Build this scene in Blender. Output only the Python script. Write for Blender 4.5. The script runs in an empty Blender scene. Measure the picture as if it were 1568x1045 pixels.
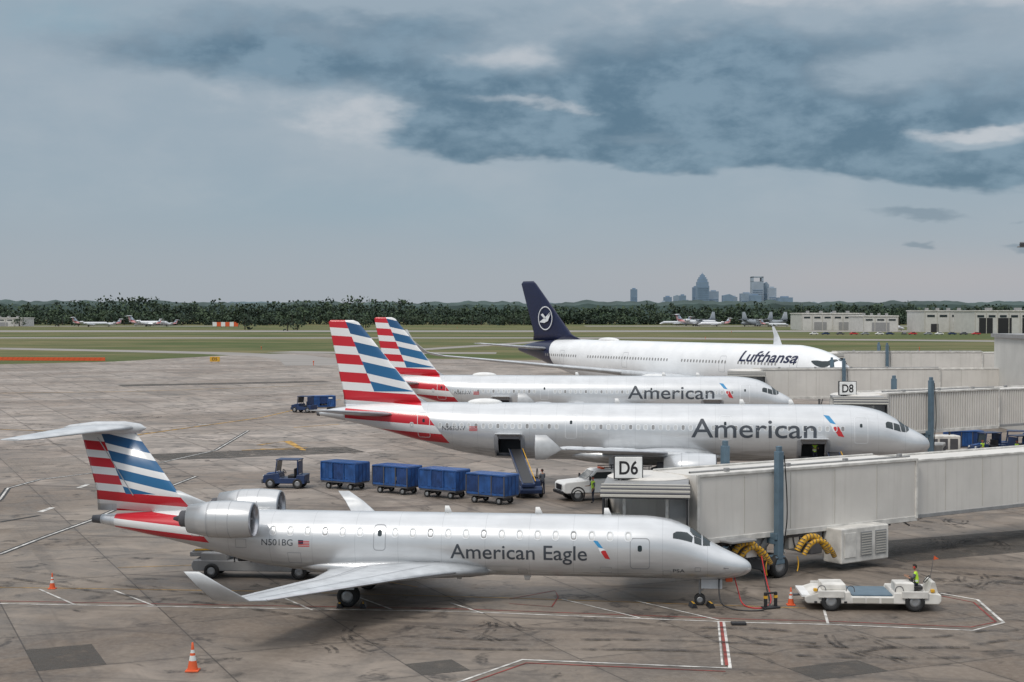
import bpy, bmesh, math, random
import numpy as np
from mathutils import Vector, Matrix, noise as mnoise
random.seed(7); rng=np.random.default_rng(5)
rad=math.radians
scene=bpy.context.scene
scene.view_settings.view_transform='Standard'; scene.view_settings.look='None'; scene.view_settings.exposure=0
CAMH=12.7
# ---------------- helpers ----------------
def gp(u,v,z=0.0):
    "ground coordinate (metres) back-projected from an image pixel"
    f=2300; p=rad(1.158); a=(u-784)/f; b=(522.5-v)/f
    d=Vector((a, math.cos(p)+b*math.sin(p), -math.sin(p)+b*math.cos(p)))  # camera ray through the given image pixel
    t=(z-CAMH)/d.z
    return (d.x*t, d.y*t)
class E:
    def __init__(s,nt,v): s.nt=nt; s.v=v
    def m(s,op,*o,clamp=False):
        n=s.nt.nodes.new('ShaderNodeMath'); n.operation=op; n.use_clamp=clamp
        for i,a in enumerate((s,)+o):
            if isinstance(a,E): s.nt.links.new(a.v,n.inputs[i])
            else: n.inputs[i].default_value=a
        return E(s.nt,n.outputs[0])
    def __add__(s,o): return s.m('ADD',o)
    def __radd__(s,o): return s.m('ADD',o)
    def __sub__(s,o): return s.m('SUBTRACT',o)
    def __mul__(s,o): return s.m('MULTIPLY',o)
    def __rmul__(s,o): return s.m('MULTIPLY',o)
    def __truediv__(s,o): return s.m('DIVIDE',o)
    def lt(s,o): return s.m('LESS_THAN',o)
    def gt(s,o): return s.m('GREATER_THAN',o)
    def mn(s,o): return s.m('MINIMUM',o)
    def mx(s,o): return s.m('MAXIMUM',o)
    def frac(s): return s.m('FRACT')
    def inv(s): return (s*-1.0)+1.0
    def clamp(s): return s.m('ADD',0.0,clamp=True)
    def smooth(s,lo,hi,a=0.0,b=1.0):
        n=s.nt.nodes.new('ShaderNodeMapRange'); n.interpolation_type='SMOOTHSTEP'
        s.nt.links.new(s.v,n.inputs['Value'])
        n.inputs['From Min'].default_value=lo; n.inputs['From Max'].default_value=hi
        n.inputs['To Min'].default_value=a; n.inputs['To Max'].default_value=b
        return E(s.nt,n.outputs['Result'])
def c4(c): return (c[0],c[1],c[2],1)
def mixc(nt,fac,a,b):
    n=nt.nodes.new('ShaderNodeMix'); n.data_type='RGBA'
    if isinstance(fac,E): nt.links.new(fac.v,n.inputs[0])
    else: n.inputs[0].default_value=fac
    for i,c in ((6,a),(7,b)):
        if isinstance(c,(tuple,list)): n.inputs[i].default_value=c4(c)
        else: nt.links.new(c,n.inputs[i])
    return n.outputs[2]
def noise(nt,vec,scale,detail=4,rough=.55,dist=0):
    n=nt.nodes.new('ShaderNodeTexNoise'); n.inputs['Scale'].default_value=scale
    n.inputs['Detail'].default_value=detail; n.inputs['Roughness'].default_value=rough
    n.inputs['Distortion'].default_value=dist
    nt.links.new(vec,n.inputs['Vector']); return n
def comb(nt,x,y,z=None):
    n=nt.nodes.new('ShaderNodeCombineXYZ'); nt.links.new(x.v,n.inputs[0]); nt.links.new(y.v,n.inputs[1])
    if z is not None: nt.links.new(z.v,n.inputs[2])
    return n.outputs[0]
def newmat(name):
    m=bpy.data.materials.new(name); m.use_nodes=True
    nt=m.node_tree; b=nt.nodes['Principled BSDF']; return m,nt,b
def coords(nt,kind='Object'):
    tc=nt.nodes.new('ShaderNodeTexCoord'); o=tc.outputs[kind]
    s=nt.nodes.new('ShaderNodeSeparateXYZ'); nt.links.new(o,s.inputs[0])
    return o,E(nt,s.outputs[0]),E(nt,s.outputs[1]),E(nt,s.outputs[2])
def pm(name,col,rough=.5,metal=0.,var=.12,scale=2.,coat=0.):
    m,nt,b=newmat(name); o,x,y,z=coords(nt)
    n=noise(nt,o,scale,3)
    f=E(nt,n.outputs[0]).smooth(.3,.7)
    dk=tuple(c*(1-var) for c in col); lt=tuple(min(1,c*(1+var*.5)) for c in col)
    nt.links.new(mixc(nt,f,dk,lt),b.inputs['Base Color'])
    b.inputs['Roughness'].default_value=rough; b.inputs['Metallic'].default_value=metal
    b.inputs['Coat Weight'].default_value=coat
    return m
M={}
M['tire']=pm('rubber_black',(.02,.02,.021),.8)
M['hub']=pm('hub_grey',(.35,.36,.37),.4,.5)
M['black']=pm('black_paint',(.02,.02,.022),.5)
M['dark']=pm('dark_interior',(.03,.03,.035),.8)
M['glass']=pm('dark_glass',(.018,.03,.035),.12,0,.1)
M['metal']=pm('bare_metal',(.5,.5,.52),.3,.8)
M['steel']=pm('dark_steel',(.12,.12,.13),.5,.4)
M['wing']=pm('wing_grey',(.54,.56,.58),.4,.1,.16,1.2)
M['white']=pm('white_paint',(.78,.78,.77),.45,0,.1,1.)
M['dirtywhite']=pm('weathered_white',(.66,.64,.60),.55,0,.28,1.1)
M['cream']=pm('cream_panel',(.5,.48,.43),.55,0,.1,.6)
M['blue']=pm('cart_blue',(.02,.085,.27),.5,0,.35,1.5)
M['blued']=pm('cart_curtain_blue',(.014,.05,.17),.75,0,.35,2)
M['navy']=pm('tractor_navy',(.018,.04,.11),.4,0,.2)
M['yellow']=pm('yellow_duct',(.65,.36,.03),.6)
M['orange']=pm('cone_orange',(.7,.11,.03),.6)
M['red']=pm('red_paint',(.55,.03,.035),.5)
M['vest']=pm('hi_vis_vest',(.5,.8,.05),.7)
M['reflect']=pm('reflective_tape',(.7,.72,.7),.3)
M['skin']=pm('skin',(.35,.19,.12),.6)
M['trouser']=pm('navy_trousers',(.02,.025,.045),.85)
M['shirt']=pm('shirt_grey',(.1,.11,.13),.85)
M['hair']=pm('hair',(.02,.015,.01),.8)
M['mast']=pm('mast_bluegrey',(.11,.17,.22),.45,.1)
M['grey']=pm('mid_grey',(.28,.28,.28),.55)
M['text']=pm('lettering_grey',(.055,.065,.08),.5)
M['lhnavy']=pm('lh_navy',(.009,.013,.05),.35)
M['bluel']=pm('symbol_blue',(.03,.25,.5),.4)
M['seam']=pm('seam_grey',(.33,.34,.36),.5)
M['frame']=pm('window_frame',(.78,.80,.82),.4)
M['shade']=pm('window_shade',(.55,.56,.56),.35)
M['lightpaint']=pm('sign_white',(.85,.85,.83),.5)
M['milgrey']=pm('military_grey',(.24,.27,.30),.6)

def root(name,loc=(0,0,0),rz=0.,parent=None):
    e=bpy.data.objects.new(name,None); scene.collection.objects.link(e)
    e.location=loc; e.rotation_euler=(0,0,rz); e.empty_display_size=.5
    if parent: e.parent=parent
    return e
def link(name,me,parent,mats,smooth=False):
    o=bpy.data.objects.new(name,me); scene.collection.objects.link(o)
    if parent: o.parent=parent
    for m in (mats if isinstance(mats,(list,tuple)) else [mats]): me.materials.append(m)
    if smooth:
        me.polygons.foreach_set('use_smooth',[True]*len(me.polygons))
    return o
def mesh(name,v,f,parent,mats,smooth=False):
    me=bpy.data.meshes.new(name); me.from_pydata([tuple(a) for a in v],[],f); me.update()
    return link(name,me,parent,mats,smooth)
def bmo(bm,name,parent,mats,smooth=False):
    me=bpy.data.meshes.new(name); bm.to_mesh(me); bm.free()
    return link(name,me,parent,mats,smooth)
def box(parent,name,c,d,mat,bev=.02,rot=None):
    bm=bmesh.new(); bmesh.ops.create_cube(bm,size=1)
    for v in bm.verts: v.co=Vector((v.co.x*d[0],v.co.y*d[1],v.co.z*d[2]))
    if bev>0:
        bmesh.ops.bevel(bm,geom=bm.edges[:],offset=min(bev,min(d)*.3),segments=2,affect='EDGES',profile=.5)
    o=bmo(bm,name,parent,mat); o.location=c
    if rot: o.rotation_euler=rot
    return o
def prism(parent,name,prof,y0,y1,mat,bev=.03):
    "side profile (x,z) extruded along y"
    bm=bmesh.new(); a=[bm.verts.new((p[0],y0,p[1])) for p in prof]; f=bm.faces.new(a)
    r=bmesh.ops.extrude_face_region(bm,geom=[f])
    for g in r['geom']:
        if isinstance(g,bmesh.types.BMVert): g.co.y=y1
    bmesh.ops.recalc_face_normals(bm,faces=bm.faces[:])
    if bev: bmesh.ops.bevel(bm,geom=bm.edges[:],offset=bev,segments=2,affect='EDGES',profile=.5)
    return bmo(bm,name,parent,mat)
def revolve(parent,name,prof,origin,axis,mat,n=36,smooth=True):
    ax=Vector(axis).normalized(); t=Vector((0,0,1)) if abs(ax.z)<.9 else Vector((1,0,0))
    u=ax.cross(t).normalized(); w=ax.cross(u); O=Vector(origin); vs=[];fs=[]
    for (d,r) in prof:
        for i in range(n):
            a=2*math.pi*i/n; vs.append(O+ax*d+(u*math.cos(a)+w*math.sin(a))*r)
    for j in range(len(prof)-1):
        for i in range(n):
            k=(i+1)%n; fs.append((j*n+i,j*n+k,(j+1)*n+k,(j+1)*n+i))
    return mesh(name,vs,fs,parent,mat,smooth)
def cyl(parent,name,p0,p1,r0,r1,mat,n=14):
    p0=Vector(p0);p1=Vector(p1);L=(p1-p0).length
    return revolve(parent,name,[(0,0.0001),(0,r0),(L,r1),(L,0.0001)],p0,p1-p0,mat,n,False)
def wheel(parent,name,c,r,w,ax=(0,1,0)):
    h=w/2
    revolve(parent,name+'_tire',[(-h*.7,r*.55),(-h*.9,r*.62),(-h,r*.8),(-h*.8,r*.95),(-h*.4,r),(h*.4,r),(h*.8,r*.95),(h,r*.8),(h*.9,r*.62),(h*.7,r*.55)],c,ax,M['tire'],28)
    revolve(parent,name+'_hub',[(-h*.6,.001),(-h*.6,r*.3),(-h*.72,r*.56),(h*.72,r*.56),(h*.6,r*.3),(h*.6,.001)],c,ax,M['hub'],24)
def tube(parent,name,pts,r,mat):
    cu=bpy.data.curves.new(name,'CURVE'); cu.dimensions='3D'; cu.bevel_depth=r; cu.bevel_resolution=3
    sp=cu.splines.new('NURBS'); sp.points.add(len(pts)-1)
    for i,p in enumerate(pts): sp.points[i].co=(p[0],p[1],p[2],1)
    sp.use_endpoint_u=True; sp.order_u=3
    o=bpy.data.objects.new(name,cu); scene.collection.objects.link(o); o.parent=parent; cu.materials.append(mat); return o
# ---------------- aircraft tools ----------------
def pchip(xs,ys):
    xs=np.array(xs,float); ys=np.array(ys,float); h=np.diff(xs); d=np.diff(ys)/h
    m=np.zeros_like(ys)
    for i in range(1,len(xs)-1):
        if d[i-1]*d[i]<=0: m[i]=0
        else:
            w1=2*h[i]+h[i-1]; w2=h[i]+2*h[i-1]; m[i]=(w1+w2)/(w1/d[i-1]+w2/d[i])
    m[0]=d[0]; m[-1]=d[-1]
    def f(x):
        i=int(np.clip(np.searchsorted(xs,x)-1,0,len(h)-1)); t=(x-xs[i])/h[i]; t=min(max(t,0),1)
        return (2*t**3-3*t*t+1)*ys[i]+(t**3-2*t*t+t)*h[i]*m[i]+(-2*t**3+3*t*t)*ys[i+1]+(t**3-t*t)*h[i]*m[i+1]
    return f
class Fuse:
    def __init__(s,st):
        q=[math.sqrt(-a[0]) for a in st]; s.L=-st[-1][0]
        s.t=pchip(q,[a[1] for a in st]); s.b=pchip(q,[a[2] for a in st]); s.w=pchip(q,[a[3] for a in st])
    def ev(s,x):
        q=math.sqrt(max(0,-x)); t=s.t(q); b=s.b(q); return (t+b)/2,(t-b)/2,s.w(q)
    def pt(s,x,th,off=0.,side=1):
        zc,rz,ry=s.ev(x); return Vector((x,-side*(ry+off)*math.cos(th),zc+(rz+off)*math.sin(th)))
    def ptz(s,x,z,off=0.,side=1):
        zc,rz,ry=s.ev(x); k=max(-1,min(1,(z-zc)/max(rz,.01))); return s.pt(x,math.asin(k),off,side)
    def build(s,parent,mat,nth=64,step=.3,holes=()):
        xs=[-(i/28*2.6)**2 for i in range(29)]
        n=int((s.L-6.76)/step); xs+=[-6.76-(s.L-6.76)*i/n for i in range(1,n+1)]
        vs=[s.pt(x,2*math.pi*j/nth) for x in xs for j in range(nth)]; fs=[]
        for i in range(len(xs)-1):
            for j in range(nth):
                k=(j+1)%nth; f=(i*nth+j,i*nth+k,(i+1)*nth+k,(i+1)*nth+j)
                c=(vs[f[0]]+vs[f[2]])/2
                if any(h[0]<c.x<h[1] and h[2]<c.z<h[3] and c.y<0 for h in holes): continue
                fs.append(f)
        fs.append(tuple(range((len(xs)-1)*nth,len(xs)*nth)))
        return mesh('fuselage',vs,fs,parent,mat,True)
def polysbm(polys):
    bm=bmesh.new()
    for p in polys: bm.faces.new([bm.verts.new((a[0],a[1],0)) for a in p])
    return bm
def grid(bm,cell,celly=None):
    xs=[v.co.x for v in bm.verts]; ys=[v.co.y for v in bm.verts]
    for ax,lo,hi,ce in ((0,min(xs),max(xs),cell),(1,min(ys),max(ys),celly or cell)):
        k=lo+ce
        while k<hi-1e-4:
            no=[0,0,0]; no[ax]=1; co=[0,0,0]; co[ax]=k
            bmesh.ops.bisect_plane(bm,geom=bm.verts[:]+bm.edges[:]+bm.faces[:],plane_co=co,plane_no=no,dist=1e-6)
            k+=ce
    return bm
def fill(polys,cell=.2): return grid(polysbm(polys),cell)
def cock(polys): return grid(polysbm(polys),.12,5.)
def decal(fz,parent,name,bm,mat,off=.008,side=1,mode='z'):
    for v in bm.verts:
        v.co=fz.ptz(v.co.x,v.co.y,off,side) if mode=='z' else fz.pt(v.co.x,rad(v.co.y),off,side)
    bmesh.ops.triangulate(bm,faces=[f for f in bm.faces if len(f.verts)>4])
    return bmo(bm,name,parent,mat)
def rrect(cx,cz,w,h,r,n=4,sub=1):
    pts=[]
    for (sx,sz,a0) in ((1,1,0),(-1,1,90),(-1,-1,180),(1,-1,270)):
        for i in range(n+1):
            a=rad(a0+90*i/n); pts.append((cx+sx*(w/2-r)+r*math.cos(a),cz+sz*(h/2-r)+r*math.sin(a)))
    return pts
def ringquads(cx,cz,w,h,r,t,seg=.15):
    o=rrect(cx,cz,w,h,r); i=rrect(cx,cz,w-2*t,h-2*t,max(r-t,.005)); q=[]
    for k in range(len(o)):
        l=(k+1)%len(o); L=math.dist(o[k],o[l]); n=max(1,int(L/seg))
        for j in range(n):
            a=j/n;b=(j+1)/n; le=lambda p,q_,t_:(p[0]+(q_[0]-p[0])*t_,p[1]+(q_[1]-p[1])*t_)
            q.append([le(o[k],o[l],a),le(o[k],o[l],b),le(i[k],i[l],b),le(i[k],i[l],a)])
    return q
def textmesh(s,bold=.0,shear=0.):
    cu=bpy.data.curves.new('t','FONT'); cu.body=s; cu.offset=bold; cu.shear=shear; cu.resolution_u=5
    o=bpy.data.objects.new('t',cu); scene.collection.objects.link(o); bpy.context.view_layer.update()
    dg=bpy.context.evaluated_depsgraph_get(); me=bpy.data.meshes.new_from_object(o.evaluated_get(dg))
    bpy.data.objects.remove(o); return me
def text_bm(s,x0,x1,z0,cap,bold=.015,shear=0.):
    A=textmesh('A',bold); ya=[v.co.y for v in A.vertices]; ch=max(ya)-0
    me=textmesh(s,bold,shear); bm=bmesh.new(); bm.from_mesh(me)
    xs=[v.co.x for v in bm.verts]; a,b=min(xs),max(xs)
    for v in bm.verts: v.co=Vector((x0+(v.co.x-a)/(b-a)*(x1-x0), z0+v.co.y/ch*cap,0))
    bmesh.ops.triangulate(bm,faces=bm.faces[:])
    return bm
def airfoil(n=9):
    t=[(1-math.cos(math.pi*i/n))/2 for i in range(n+1)]
    h=[5*(.2969*math.sqrt(a)-.126*a-.3516*a*a+.2843*a**3-.1036*a**4) for a in t]
    return [(t[i],h[i]) for i in range(n,-1,-1)]+[(t[i],-h[i]*.7) for i in range(1,n)]
AF=airfoil()
def loft(parent,name,secs,mat):
    "secs: (xLE,y,z,chord,thick,normal)"
    vs=[];n=len(AF)
    for (x,y,z,c,t,no) in secs:
        N=Vector(no).normalized()
        for (a,h) in AF: vs.append(Vector((x-a*c,y,z))+N*h*t*c)
    fs=[]
    for j in range(len(secs)-1):
        for i in range(n):
            k=(i+1)%n; fs.append((j*n+i,j*n+k,(j+1)*n+k,(j+1)*n+i))
    fs.append(tuple(range(n))); fs.append(tuple(range((len(secs)-1)*n,len(secs)*n)))
    o=mesh(name,vs,fs,parent,mat,False)
    me=o.data
    for p in me.polygons: p.use_smooth=len(p.vertices)==4
    bm=bmesh.new(); bm.from_mesh(me); bmesh.ops.recalc_face_normals(bm,faces=bm.faces[:]); bm.to_mesh(me); bm.free()
    return o
UP=(0,0,1); SIDE=(0,1,0)
def mirror(secs): return [(x,-y,z,c,t,(n[0],-n[1],n[2])) for (x,y,z,c,t,n) in secs]
def wingline(parent,name,secs,frac0,frac1,w,mat,lift=.012,side=1,j0=1,j1=3):
    "thin control-surface gap strip on the upper wing skin"
    vs=[]
    def top(sec,a):
        x,y,z,c,t,no=sec; h=5*(.2969*math.sqrt(a)-.126*a-.3516*a*a+.2843*a**3-.1036*a**4)
        return Vector((x-a*c,side*y,z+h*t*c+lift))
    for j in range(j0,j1+1):
        a=top(secs[j],frac0); b=Vector((a.x-w,a.y,a.z)); vs+=[a,b]
    fs=[(2*i,2*i+2,2*i+3,2*i+1) for i in range(j1-j0)]
    return mesh(name,vs,fs,parent,mat)
def paint(name,base,rough=.3,metal=.42,livery=None):
    m,nt,b=newmat(name); o,x,y,z=coords(nt)
    n1=E(nt,noise(nt,o,.8,3).outputs[0]).smooth(.3,.75)
    sx=E(nt,noise(nt,comb(nt,x*.25,y*3.,z*3.),1.5,3).outputs[0]).smooth(.35,.7)
    dk=tuple(c*.9 for c in base); col=mixc(nt,n1,dk,base)
    col=mixc(nt,sx*.22,col,tuple(c*.7 for c in base))
    fr=(x/1.9).frac(); pj=(fr.lt(.012))*.3
    col=mixc(nt,pj,col,(.25,.26,.27))
    met=None
    if livery:
        L=livery
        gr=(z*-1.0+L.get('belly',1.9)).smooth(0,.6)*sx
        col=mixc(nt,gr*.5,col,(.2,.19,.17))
        xl=(z-L['z1'])*L['k']+L['x1']          # leading line
        sp=(z-L['z1'])*L['ks']+L['xs']         # red/blue split
        tm=z.gt(L['zfin']).mx(x.gt(L['xte'])); bot=(z+x*L['sl']-L['x1']*L['sl']).gt(L['zmin'])
        reg=x.lt(xl)*tm*bot
        wh=(.8,.8,.8)
        col=mixc(nt,reg,col,wh)
        bl=x.gt(sp)*z.gt(L['zblue'])
        sr=((z+x*L['sl'])/L['p']+L['ph']).frac().lt(.55)
        sb=((z+x*.22)/L['p']+L['ph']+.35).frac().lt(.6)
        g=((z-L['zblue'])/(L['z1']-L['zblue']+.01)).smooth(0,1.3)
        bc=mixc(nt,g,(.02,.14,.31),(.012,.06,.16))
        col=mixc(nt,reg*bl.inv()*sr,col,(.56,.016,.03))
        col=mixc(nt,reg*bl*sb,col,bc)
        met=reg.inv()*metal
    nt.links.new(col,b.inputs['Base Color'])
    b.inputs['Roughness'].default_value=rough; b.inputs['Metallic'].default_value=metal
    if met is not None: nt.links.new(met.v,b.inputs['Metallic'])
    b.inputs['Coat Weight'].default_value=.3; b.inputs['Coat Roughness'].default_value=.12
    return m
def nacelle(parent,name,cx,cy,cz,r,L,mat,ex=.9):
    prof=[(-.45*r*1.0,.80*r),(-.2*r,.80*r),(-.02,.86*r),(.02,.90*r),(-.06,.96*r),(-.3,r*1.0),(-L*.35,r*1.05),(-L*.65,r*1.0),(-L,r*.78),(-L+.02,r*.74),(-L*.8,r*.72)]
    lip=[p for p in prof[:5]]; body=prof[5-1:]
    revolve(parent,name+'_lip',lip,(cx,cy,cz),(1,0,0),M['metal'],40)
    revolve(parent,name+'_cowl',body,(cx,cy,cz),(1,0,0),mat,40)
    for q in (.33,.66): revolve(parent,name+'_cowl_joint',[(-L*q,r*1.052),(-L*q-.02,r*1.052)],(cx,cy,cz),(1,0,0),M['seam'],40)
    revolve(parent,name+'_fan',[(-.5*r,.81*r),(-.5*r,.25*r),(-.2*r,.12*r),(-.05*r,.001)],(cx,cy,cz),(1,0,0),M['steel'],24)
    vs=[];fs=[]
    for i in range(22):
        a=2*math.pi*i/22
        for (rr,da,dx) in ((.25,0,-.42),(.8,.0,-.40),(.8,.2,-.49),(.25,.2,-.49)):
            vs.append((cx+dx*r,cy+rr*r*math.cos(a+da),cz+rr*r*math.sin(a+da)))
        fs.append((4*i,4*i+1,4*i+2,4*i+3))
    mesh(name+'_fan_blades',vs,fs,parent,M['black'])
    revolve(parent,name+'_core',[(-L*.8,.72*r),(-L*.8,.52*r),(-L-ex*.5,.45*r),(-L-ex*.55,.4*r),(-L-ex*.3,.3*r),(-L-ex,.08*r),(-L-ex,.001)],(cx,cy,cz),(1,0,0),M['steel'],30)
def gear(parent,name,x,y,zt,r,w,gap,sr=.09):
    cyl(parent,name+'_strut',(x,y,zt),(x,y,r),sr,sr*.7,M['hub'])
    cyl(parent,name+'_axle',(x,y-gap,r),(x,y+gap,r),sr*.6,sr*.6,M['hub'])
    cyl(parent,name+'_drag_brace',(x+.7,y,zt),(x,y,r+.3),sr*.45,sr*.45,M['hub'])
    for s in (-1,1): wheel(parent,name+('_outer' if s<0 else '_inner'),(x,y+s*gap,r),r,w)
def door(fz,parent,name,cx,cz,w,h,side=1,mat=None):
    decal(fz,parent,name,polysbm(ringquads(cx,cz,w,h,.16,.035)),mat or M['seam'],.006,side)
    if w<1.4: decal(fz,parent,name+'_pane',polysbm([rrect(cx,cz+h*.18,.18,.26,.07)]),M['glass'],.007,side)
def symbol(fz,parent,x,z,s):
    decal(fz,parent,'symbol_blue',fill([[(x,z+s),(x+.38*s,z+.95*s),(x+.85*s,z+.35*s),(x+.42*s,z+.5*s)]],.2),M['bluel'])
    decal(fz,parent,'symbol_red',fill([[(x+.55*s,z+.28*s),(x+1.0*s,z+.22*s),(x+1.35*s,z-.45*s),(x+.95*s,z-.38*s)]],.2),M['red'])
    decal(fz,parent,'symbol_eagle',fill([[(x+.42*s,z+.45*s),(x+.8*s,z+.4*s),(x+1.0*s,z+.28*s),(x+.6*s,z+.22*s),(x+.7*s,z-.2*s)]],.2),M['frame'],.010)
def copytree(src,name,loc,rz,skip=()):
    r=root(name,loc,rz)
    def rec(o,p):
        for c in o.children:
            if any(k in c.name for k in skip): continue
            n=c.copy(); scene.collection.objects.link(n); n.parent=p; rec(c,n)
    rec(src,r); return r
# ---------------- regional jet ----------------
YAW=-rad(6.5)
def regional_jet():
    R=root('regional_jet',(10.3,64.4,0),YAW)
    fz=Fuse([(0,1.66,1.62,.02),(-.08,1.86,1.47,.24),(-.5,2.14,1.27,.56),(-1.2,2.47,1.16,.86),(-1.75,2.76,1.13,1.03),(-2.6,3.33,1.12,1.2),(-3.5,3.69,1.13,1.3),(-4.6,3.82,1.14,1.345),(-6,3.83,1.14,1.345),
      (-18.5,3.83,1.14,1.345),(-21.5,3.83,1.42,1.3),(-24,3.80,2.02,1.12),(-26,3.72,2.48,.82),(-28,3.58,2.88,.48),(-29.0,3.50,3.08,.27)])
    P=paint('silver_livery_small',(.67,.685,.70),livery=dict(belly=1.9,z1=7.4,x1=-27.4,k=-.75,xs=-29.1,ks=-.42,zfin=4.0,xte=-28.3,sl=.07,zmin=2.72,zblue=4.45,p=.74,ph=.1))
    fz.build(R,P)
    revolve(R,'apu_exhaust',[(0,.21),(-.45,.17),(-.45,.12),(-.2,.1)],(-28.98,0,3.29),(1,0,0),M['steel'],20)
    loft(R,'fin',[(-24.6,0,3.7,4.6,.08,SIDE),(-25.5,0,4.6,3.75,.1,SIDE),(-27.5,0,7.35,2.5,.11,SIDE)],P)
    loft(R,'dorsal_fillet',[(-23.2,0,3.74,2.9,.07,SIDE),(-24.6,0,4.3,1.9,.08,SIDE),(-25.4,0,4.62,1.2,.07,SIDE)],M['wing'])
    for sd in (-1,1):
        mesh('rudder_gap',[(-27.45,sd*.19,4.4),(-27.5,sd*.19,4.4),(-29.17,sd*.14,7.0),(-29.12,sd*.14,7.0)],[(0,1,2,3)],R,M['seam'])
    S=[(-27.2,0,7.45,3.3,.12,UP),(-27.9,.7,7.42,2.75,.11,UP),(-30.4,4.0,7.22,1.45,.1,UP),(-30.9,4.28,7.2,.9,.09,UP)]
    loft(R,'tailplane_left',S,M['wing']); loft(R,'tailplane_right',mirror(S),M['wing'])
    revolve(R,'tail_bullet',[(0,.001),(-.3,.2),(-1,.3),(-2.4,.28),(-3.6,.12),(-3.9,.001)],(-26.9,0,7.42),(1,0,0),M['wing'],20)
    W=[(-11.2,1.0,1.42,7.2,.12,UP),(-12.6,1.7,1.46,5.6,.12,UP),(-14.6,4.6,1.64,3.5,.11,UP),(-18.2,11.2,1.98,1.6,.10,UP),(-18.7,11.75,2.06,1.4,.09,(0,-.5,1)),(-19.6,12.2,2.7,1.0,.08,(0,-1,.35)),(-20.4,12.35,3.2,.6,.08,(0,-1,.2))]
    loft(R,'wing_left',W,M['wing']); loft(R,'wing_right',mirror(W),M['wing'])
    for s in (-1,1):
        LE=[(a[0]+.03,s*(a[1]),a[2],.28,.32,UP) for a in W[1:4]]
        loft(R,'wing_leading_edge',LE,M['metal'])
        for q in (.2,.68,.74): wingline(R,'control_surface_gap',W,q,q,.035,M['seam'],side=s)
        for (yy,xx) in ((3.2,-17.3),(5.6,-17.9),(8.2,-18.8)):
            revolve(R,'flap_track_fairing',[(0,.001),(-.3,.1),(-.9,.13),(-1.6,.08),(-2.0,.001)],(xx+1.2,s*yy,1.5+yy*.03),(1,0,.03),M['wing'],12)
    bm=bmesh.new(); bmesh.ops.create_uvsphere(bm,u_segments=32,v_segments=16,radius=1)
    for v in bm.verts: v.co=Vector((-15.2+v.co.x*5.2,v.co.y*1.45,1.5+v.co.z*.55))
    bmo(bm,'belly_fairing',R,P,True)
    NP=paint('nacelle_paint',(.6,.61,.62))
    for s,n in ((-1,'right_engine'),(1,'left_engine')):
        nacelle(R,n,-21.3,s*2.2,3.68,.78,2.9,NP,.7)
        loft(R,n+'_pylon',[(-22.0,s*1.1,3.45,2.2,.13,UP),(-22.0,s*1.55,3.6,2.2,.13,UP)],M['wing'])
    ws=[];fr=[];gl=[]
    for i in range(24):
        x=-20.75+i*.775
        if i in (6,): continue
        if x>-5.2: continue
        (gl if i in (3,9,12,17) else ws).append(rrect(x,3.08,.22,.33,.09)); fr+=ringquads(x,3.08,.31,.43,.13,.045)
    for sd in (1,-1):
        decal(fz,R,'window_panes',polysbm(ws),M['shade'],.006,sd); decal(fz,R,'window_frames',polysbm(fr),M['frame'],.008,sd)
        decal(fz,R,'window_panes_open',polysbm(gl),M['grey'],.006,sd)
        door(fz,R,'overwing_exit',-16.0,2.85,.55,1.1,sd)
        door(fz,R,'service_door',-4.75,2.35,.85,1.35,sd)
        decal(fz,R,'cockpit_side_window',cock([[(-3.35,30),(-2.55,35),(-2.50,50),(-2.75,56),(-3.2,47),(-3.35,40)]]),M['glass'],.012,sd,'th')
        decal(fz,R,'cockpit_front_window',cock([[(-2.44,36),(-2.14,40),(-2.14,60),(-2.46,55)],[(-2.08,42),(-1.78,56),(-1.78,70),(-2.08,60)],[(-1.78,70),(-1.74,87),(-2.08,87),(-2.08,60)],[(-2.14,62),(-2.14,87),(-2.62,87),(-2.62,66),(-2.5,57)]]),M['glass'],.014,sd,'th')
    decal(fz,R,'lettering_airline',grid(text_bm('American Eagle',-12.9,-7.0,2.03,.62,.006),.2),M['text'])
    decal(fz,R,'lettering_registration',text_bm('N501BG',-21.25,-19.85,2.45,.27,.0),M['text'])
    decal(fz,R,'lettering_operator',text_bm('PSA',-3.35,-2.85,1.55,.15,.0),M['text'])
    symbol(fz,R,-6.75,2.35,.55)
    decal(fz,R,'flag_red',polysbm([[(-19.6,2.42+k*.07),(-19.1,2.42+k*.07),(-19.1,2.455+k*.07),(-19.6,2.455+k*.07)] for k in range(4)]),M['red'])
    decal(fz,R,'flag_canton',polysbm([[(-19.6,2.54),(-19.38,2.54),(-19.38,2.70),(-19.6,2.70)]]),M['lhnavy'],.01)
    for (x,z,w_,h_) in ((-3.6,1.5,.35,.25),(-6.2,1.6,.5,.3),(-9.8,1.45,.4,.25),(-13.5,1.7,.3,.3),(-19.8,1.9,.6,.5),(-22.2,2.5,.5,.4),(-2.3,1.7,.25,.2),(-24.3,2.9,.4,.3)):
        decal(fz,R,'service_panel',polysbm(ringquads(x,z,w_,h_,.03,.018)),M['seam'],.007)
    gear(R,'nose_gear',-2.2,0,1.3,.24,.14,.15,.06)
    for s in (-1,1):
        gear(R,'main_gear',-17.2,s*2.05,1.5,.46,.24,.2,.1)
        box(R,'main_gear_door',(-17.2,s*2.5,1.1),(.7,.04,.6),M['wing'],.01,(rad(s*12),0,0))
    box(R,'nose_gear_door',(-1.7,-.25,.95),(.9,.03,.4),M['wing'],.01); box(R,'nose_gear_door_left',(-1.7,.25,.95),(.9,.03,.4),M['wing'],.01)
    box(R,'taxi_lamp',(-2.0,0,.8),(.1,.25,.12),M['reflect'],.02)
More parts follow.
